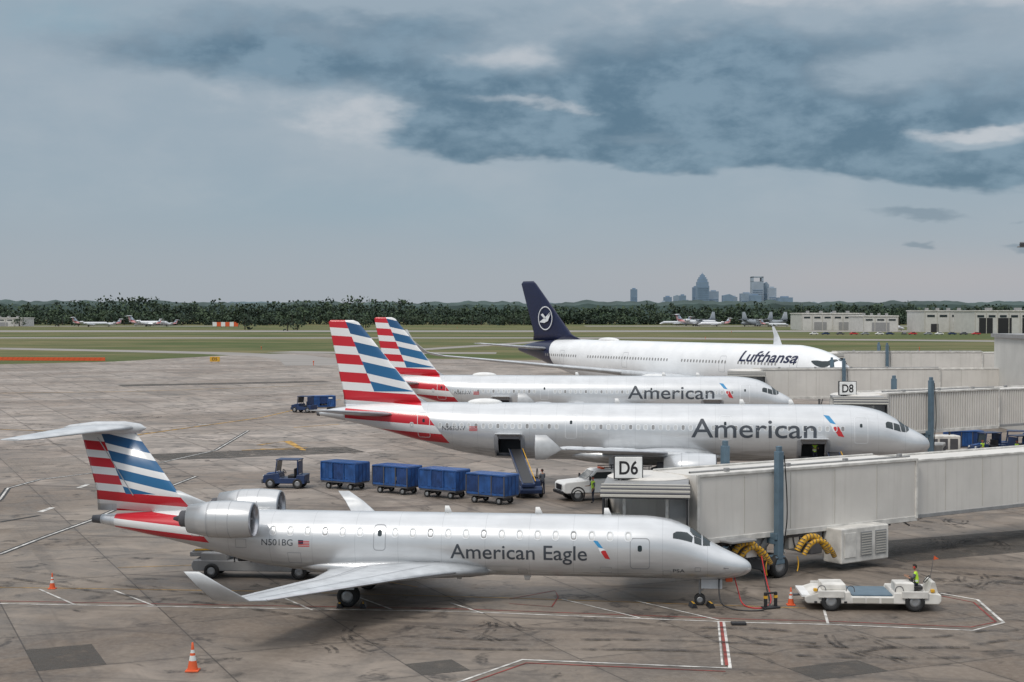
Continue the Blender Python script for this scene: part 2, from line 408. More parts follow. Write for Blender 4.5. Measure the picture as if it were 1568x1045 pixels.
    for (x,z) in ((-9,3.83),(-13,3.83),(-6.0,3.83)):
        loft(R,'blade_antenna',[(x,0,z-.02,.35,.12,SIDE),(x-.15,0,z+.3,.18,.1,SIDE)],M['white'])
    for x in (-9.5,-12.5):
        loft(R,'belly_antenna',[(x,0,1.16,.35,.12,SIDE),(x-.1,0,.9,.2,.1,SIDE)],M['white'])
    for s in (-1,1): cyl(R,'pitot_probe',(-1.2,s*.87,1.75),(-1.0,s*.97,1.75),.02,.015,M['steel'],8)
    return R
RJ=regional_jet()
# ---------------- narrow-body ----------------
def airliner():
    R=root('airliner',(29.8,107,0),YAW)
    fz=Fuse([(0,3.14,3.1,.02),(-.12,3.5,2.82,.4),(-.8,4.02,2.4,.98),(-1.7,4.5,2.1,1.38),(-2.6,5.12,1.95,1.62),(-3.6,5.58,1.87,1.8),(-5,5.86,1.83,1.93),(-6.5,5.95,1.82,1.975),
      (-30,5.95,1.82,1.975),(-33,5.95,2.15,1.92),(-37,5.92,3.15,1.6),(-40,5.8,3.95,1.12),(-43,5.48,4.6,.52),(-44.5,5.2,4.88,.18)])
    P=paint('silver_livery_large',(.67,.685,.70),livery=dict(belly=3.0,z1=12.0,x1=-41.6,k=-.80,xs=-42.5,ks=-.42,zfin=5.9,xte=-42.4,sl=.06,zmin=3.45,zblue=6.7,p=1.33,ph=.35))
    H=[(-30.85,-29.1,2.25,3.55),(-9.2,-7.4,2.2,3.4)]
    fz.build(R,P,72,.25,H)
    revolve(R,'apu_exhaust',[(0,.2),(-.2,.17),(-.2,.1)],(-44.45,0,5.03),(1,0,0),M['steel'],16)
    for h in H:
        x0,x1,z0,z1=h; n='aft_hold' if x0<-20 else 'forward_hold'
        mesh(n+'_interior',[(x0-.1,-1.5,z0-.1),(x1+.1,-1.5,z0-.1),(x1+.1,.9,z0-.1),(x0-.1,.9,z0-.1),(x0-.1,-1.5,z1+.1),(x1+.1,-1.5,z1+.1),(x1+.1,.9,z1+.1),(x0-.1,.9,z1+.1)],
            [(0,1,2,3),(4,5,6,7),(2,3,7,6),(0,3,7,4),(1,2,6,5)],R,M['steel'])
        decal(fz,R,n+'_door_frame',polysbm(ringquads((x0+x1)/2,(z0+z1)/2,x1-x0+.5,z1-z0+.35,.12,.3)),M['seam'],.02)
        box(R,n+'_door_panel',((x0+x1)/2,-2.55,z1+.25),(x1-x0+.1,1.25,.1),M['wing'],.03,(rad(-8),0,0))
        for q in (x0+.1,x1-.1): cyl(R,n+'_door_strut',(q,-1.95,z1-.2),(q,-2.5,z1+.2),.03,.03,M['metal'],8)
    loft(R,'fin',[(-36.0,0,5.75,6.6,.06,SIDE),(-37.0,0,6.35,5.6,.09,SIDE),(-41.5,0,11.85,2.25,.10,SIDE),(-41.9,0,12.0,1.7,.07,SIDE)],P)
    S=[(-38.2,.6,5.0,4.3,.10,UP),(-42.2,6.0,5.65,1.7,.10,UP),(-42.6,6.22,5.68,1.2,.08,UP)]
    loft(R,'tailplane_left',S,M['wing']); loft(R,'tailplane_right',mirror(S),M['wing'])
    W=[(-14.8,1.2,2.35,8.4,.13,UP),(-16.3,2.1,2.45,7.0,.13,UP),(-18.9,6.4,2.95,4.0,.12,UP),(-24.7,16.6,4.05,1.65,.10,UP),(-24.95,17.0,4.1,1.5,.08,UP)]
    loft(R,'wing_left',W,M['wing']); loft(R,'wing_right',mirror(W),M['wing'])
    NP=paint('nacelle_silver',(.6,.62,.64))
    for s in (-1,1):
        for q in (.2,.7,.78): wingline(R,'control_surface_gap',W,q,q,.05,M['seam'],side=s)
        loft(R,'wingtip_fence',[(-26.0,s*17.0,3.45,.6,.1,SIDE),(-24.9,s*17.0,4.1,1.75,.08,SIDE),(-25.9,s*17.15,5.0,.7,.1,SIDE)],M['wing'])
        loft(R,'wing_leading_edge',[(a[0]+.05,s*a[1],a[2],.4,.35,UP) for a in W[1:4]],M['metal'])
        for (yy,xx) in ((4.0,-22.2),(7.6,-22.8),(11.2,-24.1),(14.0,-25.2)):
            revolve(R,'flap_track_fairing',[(0,.001),(-.5,.18),(-1.4,.22),(-2.4,.13),(-3.0,.001)],(xx+1.8,s*yy,2.45+yy*.1),(1,0,.02),M['wing'],14)
        nacelle(R,'engine',-15.2,s*5.75,1.75,1.12,3.6,NP,.9)
        loft(R,'engine_pylon',[(-16.2,s*5.75,2.6,4.2,.09,SIDE),(-17.4,s*5.75,2.95,3.6,.07,SIDE)],M['wing'])
        gear(R,'main_gear',-22.2,s*3.8,2.5,.58,.42,.46,.16)
        box(R,'main_gear_door',(-22.2,s*4.5,1.75),(.9,.05,1.3),M['wing'],.02)
    gear(R,'nose_gear',-5.1,0,1.95,.38,.22,.25,.1)
    for s in (-1,1): box(R,'nose_gear_door',(-4.4,s*.4,1.55),(1.5,.03,.5),M['wing'],.01)
    bm=bmesh.new(); bmesh.ops.create_uvsphere(bm,u_segments=32,v_segments=16,radius=1)
    for v in bm.verts: v.co=Vector((-20+v.co.x*6.5,v.co.y*2.15,2.25+v.co.z*.8))
    bmo(bm,'belly_fairing',R,P,True)
    bm=bmesh.new(); bmesh.ops.create_uvsphere(bm,u_segments=20,v_segments=10,radius=1)
    for v in bm.verts: v.co=Vector((-32+v.co.x*1.3,v.co.y*.5,5.92+v.co.z*.32))
    bmo(bm,'satcom_radome',R,M['white'],True)
    ws=[];fr=[];gl=[]
    for i in range(62):
        x=-37.2+i*.533
        if x>-5.9 or any(abs(x-d)<.75 for d in (-36.0,-25.5,-14.5)): continue
        (gl if i%7 in (2,5) else ws).append(rrect(x,4.35,.22,.32,.09)); fr+=ringquads(x,4.35,.31,.42,.13,.045)
    for sd in (1,-1):
        decal(fz,R,'window_panes',polysbm(ws),M['shade'],.007,sd); decal(fz,R,'window_frames',polysbm(fr),M['frame'],.009,sd)
        decal(fz,R,'window_panes_open',polysbm(gl),M['grey'],.007,sd)
        for d in (-36.3,-25.5,-14.5,-5.0): door(fz,R,'cabin_door',d,4.35 if d<-6 else 4.25,.95 if d not in(-25.5,-14.5) else .85,1.85 if d<-30 or d>-6 else 1.7,sd,M['frame'])
        decal(fz,R,'cockpit_side_windows',cock([[(-3.25,26),(-2.75,27),(-2.75,47),(-3.1,44),(-3.25,38)],[(-2.68,27),(-2.2,30),(-2.25,53),(-2.68,48)]]),M['glass'],.014,sd,'th')
        decal(fz,R,'cockpit_front_window',cock([[(-2.13,32),(-1.83,38),(-1.83,62),(-2.2,56)],[(-1.78,38),(-1.55,55),(-1.55,70),(-1.78,62)],[(-1.55,70),(-1.52,87),(-1.78,87),(-1.78,62)],[(-1.83,64),(-1.83,87),(-2.3,87),(-2.2,58)]]),M['glass'],.017,sd,'th')
    decal(fz,R,'lettering_airline',grid(text_bm('American',-16.9,-8.1,3.68,1.3,.006),.3),M['text'],.013)
    decal(fz,R,'lettering_registration',text_bm('N563UW',-34.9,-33.2,4.02,.30,.0),M['text'],.01)
    symbol(fz,R,-7.6,4.25,1.05)
    decal(fz,R,'flag_red',polysbm([[(-32.9,3.98+k*.09),(-32.3,3.98+k*.09),(-32.3,4.03+k*.09),(-32.9,4.03+k*.09)] for k in range(4)]),M['red'],.01)
    for (x) in (-9.5,-22,-13):
        loft(R,'blade_antenna',[(x,0,5.92,.45,.12,SIDE),(x-.2,0,6.3,.22,.1,SIDE)],M['white'])
    loft(R,'belly_antenna',[(-11,0,1.84,.45,.12,SIDE),(-11.2,0,1.5,.22,.1,SIDE)],M['white'])
    return R
AL=airliner()
AL2=copytree(AL,'airliner.001',(28.9,154,0),YAW)
# ---------------- wide-body ----------------
def widebody():
    hd=math.atan2(-.819,.574)
    R=root('widebody_airliner',(39.3,172,0),hd)
    fz=Fuse([(0,4.65,4.6,.02),(-.15,5.15,4.1,.55),(-1,5.95,3.5,1.35),(-2.2,6.75,3.05,1.95),(-3.5,7.45,2.8,2.4),(-5,8.0,2.65,2.7),(-7,8.4,2.6,2.9),(-9,8.6,2.55,2.98),(-44,8.6,2.55,2.98),(-50,8.6,3.1,2.8),(-56,8.5,4.35,2.2),(-61,8.2,5.5,1.4),(-65,7.6,6.35,.6),(-66.5,7.25,6.65,.25)])
    m,nt,b=newmat('widebody_white'); o,x,y,z=coords(nt)
    n=E(nt,noise(nt,o,.5,3).outputs[0]).smooth(.3,.7); col=mixc(nt,n,(.76,.77,.78),(.84,.85,.86))
    t=(x*-1.0-56.5+(z-8.)*-.35).gt(0); col=mixc(nt,t,col,(.009,.013,.05))
    nt.links.new(col,b.inputs['Base Color']); b.inputs['Roughness'].default_value=.35; b.inputs['Coat Weight'].default_value=.2
    fz.build(R,m,72,.4)
    loft(R,'fin',[(-50.5,0,8.3,12.5,.05,SIDE),(-53.5,0,9.3,9.3,.08,SIDE),(-62.2,0,16.7,3.8,.09,SIDE),(-62.9,0,17.1,2.6,.07,SIDE)],M['lhnavy'])
    for sd in (-1,1):
        bm=bmesh.new(); N=40
        for i in range(N):
            a=2*math.pi*i/N; b2=2*math.pi*(i+1)/N
            bm.faces.new([bm.verts.new((-59.4+r*math.cos(q),sd*.42,11.6+r*math.sin(q))) for (r,q) in ((1.75,a),(1.75,b2),(1.6,b2),(1.6,a))])
        for pl in ([(-60.9,11.0),(-59.6,10.9),(-58.2,12.5),(-59.3,11.75)],[(-59.6,10.9),(-58.7,11.2),(-58.0,12.4),(-59.0,11.6)],[(-60.5,12.1),(-59.4,11.4),(-59.0,11.5),(-60.0,12.3)]):
            bm.faces.new([bm.verts.new((p[0],sd*.43,p[1])) for p in pl])
        bmo(bm,'fin_emblem',R,M['frame'])
    S=[(-56.5,1.0,7.1,6.4,.10,UP),(-62.6,9.2,7.9,2.4,.10,UP),(-63,9.5,7.95,1.8,.08,UP)]
    loft(R,'tailplane_left',S,M['wing']); loft(R,'tailplane_right',mirror(S),M['wing'])
    W=[(-20,2.0,3.7,14,.12,UP),(-23,3.2,3.9,11,.12,UP),(-29.2,10.5,4.9,7,.11,UP),(-41.0,29.5,7.0,2.6,.09,UP),(-42.5,31.2,7.5,1.9,.09,(0,-.5,1)),(-44.2,32.2,8.9,1.1,.08,(0,-1,.3)),(-45.4,32.4,10.3,.5,.08,(0,-1,0))]
    loft(R,'wing_left',W,M['wing']); loft(R,'wing_right',mirror(W),M['wing'])
    for s in (-1,1):
        nacelle(R,'engine',-20.8,s*10.5,3.1,1.75,5.2,M['white'],1.4)
        loft(R,'engine_pylon',[(-22.5,s*10.5,4.5,7,.07,SIDE),(-26,s*10.5,5.1,5,.06,SIDE)],M['wing'])
        for dx in (-1.2,1.2): gear(R,'main_gear',-34+dx,s*5.3,3.6,.68,.5,.7,.2)
    gear(R,'nose_gear',-5.5,0,2.8,.5,.35,.4,.15)
    ws=[]
    for i in range(88):
        x=-57+i*.575
        if x>-7.6 or any(abs(x-d)<.9 for d in (-47.5,-28,-17.5,-8.5)): continue
        ws.append(rrect(x,6.35,.26,.38,.12))
    for sd in (1,-1):
        decal(fz,R,'window_panes',polysbm(ws),M['grey'],.01,sd)
        for d in (-52.5,-38,-19,-7): door(fz,R,'cabin_door',d,6.1,1.1,2.0,sd)
        q=[(-4.7,34,37),(-4.1,28,43),(-3.5,27,47),(-3.0,30,56),(-2.65,38,87),(-2.4,56,87)]
        decal(fz,R,'cockpit_mask',grid(polysbm([[(q[i][0],q[i][1]),(q[i+1][0],q[i+1][1]),(q[i+1][0],q[i+1][2]),(q[i][0],q[i][2])] for i in range(5)]),.3,5.),M['glass'],.03,sd,'th')
    decal(fz,R,'lettering_airline',grid(text_bm('Lufthansa',-16.2,-6.6,6.55,1.25,.02,.22),.5),M['lhnavy'],.02)
    bm=bmesh.new(); bmesh.ops.create_uvsphere(bm,u_segments=20,v_segments=10,radius=1)
    for v in bm.verts: v.co=Vector((-45+v.co.x*2.2,v.co.y*.7,8.58+v.co.z*.4))
    bmo(bm,'satcom_radome',R,M['white'],True)
    return R
WB=widebody()
# ---------------- four-engine turboprop transport (far apron) ----------------
def transport(loc,rz,first=None):
    R=root('transport_aircraft',loc,rz); G=M['milgrey']
    fz=Fuse([(0,2.3,2.2,.05),(-.3,2.9,1.6,.7),(-1.5,3.8,1.1,1.4),(-3,4.9,1.0,1.9),(-4.5,5.1,1.0,2.1),(-19,5.1,1.0,2.1),(-24,5.1,2.6,1.7),(-29,5.0,4.2,.5)])
    fz.build(R,G,28,1.0)
    loft(R,'fin',[(-21.5,0,5.0,7.5,.06,SIDE),(-24.3,0,6.4,4.9,.1,SIDE),(-26.3,0,11.7,2.4,.1,SIDE)],G)
    S=[(-25,0,5.3,4,.1,UP),(-26.2,8,5.4,2.2,.1,UP)]; loft(R,'tailplane_left',S,G); loft(R,'tailplane_right',mirror(S),G)
    W=[(-10,0,5.2,4.9,.16,UP),(-10,7,5.3,4.7,.15,UP),(-10.8,20,5.8,2.5,.12,UP)]; loft(R,'wing_left',W,G); loft(R,'wing_right',mirror(W),G)
    for y in (-10.3,-5,5,10.3):
        revolve(R,'engine_nacelle',[(2.2,.001),(2.0,.35),(1.2,.6),(-2.5,.6),(-3.6,.25),(-3.7,.001)],(-10,y,4.9),(1,0,0),G,14)
        for q in range(4):
            a=rad(45+90*q); box(R,'propeller_blade',(-8.05,y+math.cos(a)*1.0,4.9+math.sin(a)*1.0),(.08,2.0,.35),M['steel'],0,(a,0,0))
    gear(R,'nose_gear',-3.2,0,1.6,.45,.3,.3)
    for s in (-1,1): gear(R,'main_gear',-14,s*2.1,1.7,.6,.4,.1); box(R,'gear_sponson',(-14.5,s*2.2,1.6),(6,1.2,1.4),G,.3)
    decal(fz,R,'cockpit_glass',cock([[(-3.2,30),(-1.9,30),(-1.9,70),(-3.2,60)]]),M['glass'],.03,1,'th')
    return R
# ---------------- jet bridges ----------------
def sign_text(parent,s,c,w,h,mat):
    bm=text_bm(s,-w/2,w/2,-h/2,h,.02)
    for v in bm.verts: v.co=Vector((v.co.x,0,v.co.y))
    o=bmo(bm,'lettering',parent,mat); o.location=c; return o
def panelmat(name,base,rib):
    m,nt,b=newmat(name); o,x,y,z=coords(nt)
    n=E(nt,noise(nt,o,.35,4,.6).outputs[0]).smooth(.3,.72)
    st=E(nt,noise(nt,comb(nt,x*2.2,y*2.,z*.12),1.6,4).outputs[0]).smooth(.5,.78)
    col=mixc(nt,n,tuple(c*.87 for c in base),base); col=mixc(nt,st*.16,col,(.25,.22,.17))
    nt.links.new(col,b.inputs['Base Color']); b.inputs['Roughness'].default_value=.5
    return m
PB=panelmat('bridge_panel',(.71,.68,.635),0)
def corr_box(parent,name,x0,x1,w,z0,z1,mat,ribbed,slope=0.):
    "tunnel section with (optionally corrugated) side walls"
    bm=bmesh.new(); n=int((x1-x0)/.28) if ribbed else 1
    prof=[]
    if ribbed:
        for i in range(n):
            a=x0+(x1-x0)*i/n; d=(x1-x0)/n
            prof+=[(a,0),(a+d*.4,0),(a+d*.5,-.09),(a+d*.9,-.09)]
        prof.append((x1,0))
    else: prof=[(x0,0),(x1,0)]
    for s in (-1,1):
        lo=[bm.verts.new((p[0],s*(w/2+p[1]),z0+slope*(p[0]-x0))) for p in prof]
        hi=[bm.verts.new((p[0],s*(w/2+p[1]),z1+slope*(p[0]-x0))) for p in prof]
        for i in range(len(prof)-1): bm.faces.new((lo[i],lo[i+1],hi[i+1],hi[i]))
    h=w/2-.1
    for (z,) in ((z0+.05,),(z1-.02,)):
        bm.faces.new([bm.verts.new(q) for q in ((x0,-h,z),(x1,-h,z+slope*(x1-x0)),(x1,h,z+slope*(x1-x0)),(x0,h,z))])
    for x in (x0,x1):
        dz=slope*(x-x0)
        bm.faces.new([bm.verts.new(q) for q in ((x,-w/2,z0+dz),(x,w/2,z0+dz),(x,w/2,z1+dz),(x,-w/2,z1+dz))])
    return bmo(bm,name,parent,mat)
def jet_bridge(name,loc,ang,zf,L1,L2,label=None,ribbed=False,colx=6.,cabdir=-rad(90),detail=False,signx=-2.,slope=0.):
    R=root(name,(loc[0],loc[1],0)); T=root('tunnel',(0,0,0),ang,R)
    H=3.0
    corr_box(T,'outer_tunnel',0,L1,3.0,zf,zf+H,PB,ribbed,slope)
    za=zf+slope*L1
    corr_box(T,'inner_tunnel',L1+.02,L2,2.6,za+.05,za+H-.12,PB,ribbed,slope)
    for s in (-1,1):
        box(T,'roof_rail',(L1/2,s*1.5,zf+H+slope*L1/2),(L1,.14,.14),M['dirtywhite'],.02,(0,-math.atan(slope),0))
        box(T,'sill_beam',(L1/2,s*1.46,zf-.05+slope*L1/2),(L1,.16,.26),M['dirtywhite'],.02,(0,-math.atan(slope),0))
        box(T,'inner_roof_rail',((L1+L2)/2,s*1.28,za+H-.1+slope*(L2-L1)/2),(L2-L1,.12,.12),M['dirtywhite'],.02,(0,-math.atan(slope),0))
        box(T,'inner_sill_beam',((L1+L2)/2,s*1.28,za+.0+slope*(L2-L1)/2),(L2-L1,.12,.2),M['grey'],.02,(0,-math.atan(slope),0))
        for xx in (0.06,L1-.06): box(T,'end_frame',(xx,s*1.53,zf+H/2+slope*xx),(.16,.1,H+.1),M['dirtywhite'],.02)
        if not ribbed:
            k=3.0
            while k<L1-1:
                box(T,'panel_seam',(k,s*1.505,zf+H/2+slope*k),(.03,.02,H-.3),M['cream'],0); k+=3.05
            k=L1+2.5
            while k<L2-1:
                box(T,'panel_seam',(k,s*1.305,zf+H/2+slope*k),(.03,.02,H-.4),M['cream'],0); k+=3.05
    tube(T,'roof_conduit',[(0,-1.0,zf+H+.12),(L1,-1.0,zf+H+.12+slope*L1)],.05,M['grey'])
    for k in range(4): box(T,'roof_lamp',(2+k*4,-1.35,zf+H+.16),(.25,.2,.18),M['grey'],.03)
    top=zf+H+.9
    for s in (-1,1):
        box(T,'lift_mast',(colx,s*1.85,(top+.9)/2),(.34,.34,top-.9),M['mast'],.03)
        box(T,'mast_inner',(colx,s*1.85,top-.1),(.22,.24,.7),M['mast'],.03)
        box(T,'cross_arm',(colx,s*1.7,zf-.15),(.5,.5,.3),M['mast'],.03)
        tube(T,'mast_cable',[(colx+.25,s*1.95,top-.2),(colx+.5,s*2.0,zf+1.2),(colx+.3,s*1.95,zf-.4),(colx+.2,s*1.9,1.0)],.03,M['black'])
    box(T,'lift_beam',(colx,0,zf-.35),(.5,3.6,.35),M['mast'],.03)
    box(T,'bogie_beam',(colx,0,.85),(.6,4.0,.4),M['mast'],.05)
    box(T,'bogie_frame',(colx,0,.6),(1.2,.9,.35),M['steel'],.05)
    for s in (-1,1):
        for q in (-.28,.28): wheel(T,'bogie_wheel',(colx,s*(1.55)+q,.56),.56,.36)
    for s in (-1,1):
        box(T,'drive_guard',(colx-.9,s*1.5,.7),(.5,.9,.5),M['steel'],.05)
        for q in (-.5,.5): tube(T,'safety_hoop',[(colx+q*2,s*2.1,.25),(colx+q*2.3,s*2.1,.6),(colx+q*2,s*2.1,.95)],.03,M['yellow'])
    C=root('cab',(0,0,0),ang+0,R)
    C.rotation_euler=(0,0,cabdir+rad(90))
    revolve(C,'cab_rotunda',[(0,.01),(0,1.9),(2.75,1.9),(2.85,1.95),(2.95,1.7),(3.0,.01)],(-1.2,0,zf),(0,0,1),PB,32,False)
    x0,x1=-3.1,.6; yb,yf=-.2,-3.3
    zt=zf+2.7
    box(C,'cab_floor',((x0+x1)/2,(yb+yf)/2,zf-.08),(x1-x0,yb-yf,.25),M['grey'],.03)
    box(C,'cab_roof',((x0+x1)/2,(yb+yf)/2,zt+.06),(x1-x0+.1,yb-yf,.14),M['grey'],.03)
    for xx in (x0,x1):
        box(C,'cab_wall_lower',(xx,(yb+yf)/2,zf+.5),(.08,yb-yf,1.0),PB,.01)
        box(C,'cab_window',(xx,(yb+yf)/2,zf+1.5),(.04,yb-yf-.1,1.0),M['glass'],0)
        for q in (yb,(yb+yf)/2,yf): box(C,'cab_post',(xx,q,zf+1.35),(.12,.12,2.7),M['dirtywhite'],.01)
    for i in range(7):
        a=rad(8+i*11); y=yf-.1-.8*math.sin(a); z=zt+.12-.55*(1-math.cos(a))
        box(C,'hood_rib',((x0+x1)/2,y,z),(x1-x0+.25,.09,.12),M['steel'] if i%2 else M['cream'],.03)
    vs=[];fs=[]
    N=10
    for i in range(N+1):
        a=rad(80*i/N); y=yf-.8*math.sin(a); z=zt+.08-.6*(1-math.cos(a))
        vs+=[(x0-.05,y,z),(x1+.05,y,z)]
    for i in range(N): fs.append((2*i,2*i+1,2*i+3,2*i+2))
    mesh('hood_canvas',vs,fs,C,M['steel'],True)
    for xx in (x0,x1): box(C,'hood_side',(xx,yf-.35,zf+1.3),(.1,.7,2.3),M['black'],.04)
    for xx in (x0+.9,x1-.9): box(C,'cab_front_post',(xx,yf-.05,zf+1.3),(.14,.12,2.5),M['dirtywhite'],.01)
    box(C,'cab_front_panel',(x1-.4,yf-.03,zf+1.3),(.8,.06,2.5),M['grey'],.01)
    box(C,'cab_front_panel_left',(x0+.35,yf-.03,zf+.8),(.7,.06,1.5),M['cream'],.01)
    if label:
        Sg=root('gate_sign',(signx,-1.6,zt+.1),0,C)
        Sg.rotation_euler=(0,0,-C.rotation_euler.z)
        box(Sg,'sign_box',(0,0,.62),(1.25,.35,.98),M['lightpaint'],.03)
        box(Sg,'sign_border',(0,.0,.62),(1.33,.3,1.06),M['black'],.02)
        for q in (-.45,.45): cyl(Sg,'sign_post',(q,0,-.1),(q,0,.2),.04,.04,M['grey'],8)
        sign_text(Sg,label,(0,-.182,.62),.85,.6,M['black'])
    if detail:
        box(T,'air_unit_cabinet',(10.2,-1.9,1.22),(3.4,1.2,1.7),M['dirtywhite'],.05)
        for q,mm in ((9.1,'dirtywhite'),(10.25,'grey'),(11.3,'grey')):
            box(T,'air_unit_louvre',(q,-2.52,1.25),(.8,.03,1.2),M[mm],.01)
            if mm=='grey':
                for k in range(9): box(T,'louvre_slat',(q,-2.55,.75+k*.125),(.7,.02,.05),M['cream'],0)
        for q in (8.8,11.6): cyl(T,'cabinet_hanger',(q,-1.3,2.0),(q,-1.3,zf+.05),.06,.06,M['steel'],8)
        box(T,'fan_unit',(7.9,-1.0,1.4),(.8,.9,1.2),M['steel'],.05)
        box(T,'air_unit_rear',(9.6,.6,1.35),(2.6,1.3,1.4),M['cream'],.05)
        box(T,'converter_box',(6.6,-.9,1.55),(.7,.6,.8),M['dirtywhite'],.04)
        box(T,'hose_reel_box',(4.2,-1.0,1.5),(.9,.7,.8),M['grey'],.04)
        revolve(T,'hose_reel',[(-.25,.1),(-.25,.45),(-.2,.45),(-.2,.3),(.2,.3),(.2,.45),(.25,.45),(.25,.1)],(2.9,-1.3,1.35),(0,1,0),M['steel'],22)
        for k in range(4): tube(T,'drain_pipe',[(5.6+k*.9,-1.2,zf-.1),(5.6+k*.9,-1.2,1.4-.1*k),(5.9+k*.9,-1.3,1.0)],.04,M['steel'] if k%2 else M['dirtywhite'])
        for k in range(6): cyl(T,'underframe_strut',(1.5+k*2.5,-1.3,zf-.1),(2.6+k*2.5,-1.1,zf-.55),.04,.04,M['steel'],8)
        box(T,'stair_landing',(2.2,-1.9,zf-.1),(1.6,.9,.1),M['grey'],.02)
        for (a,b,c) in ((3.2,-1.7,1.2),(7.2,-2.0,1.5)):
            pts=[(a-1.2,b,zf-.9),(a-.9,b-.1,zf-.3),(a-.1,b-.2,zf-.25),(a+.4,b-.3,zf-.8),(a+.6,b-.3,1.0)]
            tube(T,'yellow_air_duct',pts,.15,M['yellow'])
            pts2=[(p[0]+.32,p[1]-.12,p[2]-.22) for p in pts]; tube(T,'yellow_air_duct_lower',pts2,.12,M['yellow'])
            for P_,rr in ((pts,.158),(pts2,.128)):
                for p0,p1 in zip(P_[:-1],P_[1:]):
                    for t in (.15,.4,.65,.9):
                        q=Vector(p0).lerp(Vector(p1),t); d=Vector(p1)-Vector(p0)
                        revolve(T,'duct_hoop',[(-.02,rr),(.02,rr)],q,d,M['steel'],14)
        for k in range(5): tube(T,'service_cable',[(1.0+k*.5,-1.3,zf-.1),(1.4+k*.5,-1.6,zf-.9-.1*k),(2.2+k*.55,-1.5,zf-.8),(3+k*.5,-1.4,zf-.1)],.035,M['black'])
        box(T,'control_box',(3.2,-1.6,zf-.7),(.7,.4,.6),M['dirtywhite'],.03)
        box(T,'cable_tray',(7,-1.1,zf-.35),(13,.3,.12),M['steel'],.01)
        for k in range(8): box(T,'stair_tread',(1.8-k*.28,2.3,zf-.3-k*.25),(.28,.8,.04),M['steel'],0)
    return R
A35=rad(35)
jet_bridge('jet_bridge',(7.6,69.9),A35,2.12,15.2,40,'D6',False,4.9,rad(-97),True,-2.1,-.006)
jet_bridge('jet_bridge.001',(27.4,114.2),rad(34),3.45,13,45,'D8',True,4.5,rad(-97),False,-2.)
jet_bridge('jet_bridge.002',(26.3,161.0),rad(8),3.45,20,34,None,False,9.,rad(-97),False)
jet_bridge('jet_bridge.003',(40,186),rad(2),4.6,18,40,None,False,6.,rad(-97),False)
# ---------------- ground vehicles ----------------
def tractor(loc,rz,name='baggage_tractor'):
    R=root(name,(loc[0],loc[1],0),rz)   # front toward +x
    prism(R,'chassis',[(-1.5,.35),(1.45,.35),(1.55,.5),(1.5,.95),(.35,1.12),(.3,.75),(-.9,.75),(-.95,1.0),(-1.55,1.0)],-.68,.68,M['navy'],.04)
    box(R,'hood_stripe',(1.0,0,1.06),(.8,.5,.05),M['blue'],.01,(0,rad(8),0))
    box(R,'front_bumper',(1.6,0,.5),(.12,1.3,.3),M['steel'],.03)
    for y in (-.45,.45): cyl(R,'headlamp',(1.5,y,.85),(1.57,y,.85),.09,.09,M['reflect'])
    box(R,'canopy',(-.25,0,2.05),(1.7,1.3,.08),M['navy'],.03)
    for x in (-1.0,.5):
        for y in (-.6,.6): cyl(R,'canopy_post',(x if x<0 else x+.15,y,.95),(x,y,2.03),.045,.045,M['navy'],8)
    box(R,'windscreen',(.5,0,1.6),(.03,1.1,.75),M['glass'],0,(0,rad(-8),0)); box(R,'rear_screen',(-1.03,0,1.5),(.03,1.1,.9),M['navy'],0)
    box(R,'seat',(-.5,0,.85),(.5,1.0,.2),M['black'],.04); box(R,'seat_back',(-.75,0,1.15),(.12,1.0,.55),M['black'],.04)
    revolve(R,'steering_wheel',[(-.02,.19),(.02,.19),(.02,.16),(-.02,.16),(-.02,.19)],(.05,.25,1.2),(-.8,0,.6),M['black'],18)
    for x in (-1.0,1.0):
        for y in (-.62,.62): wheel(R,'wheel',(x,y,.36),.36,.24)
    box(R,'rear_hitch',(-1.62,0,.42),(.2,.2,.15),M['steel'],.02)
    return R
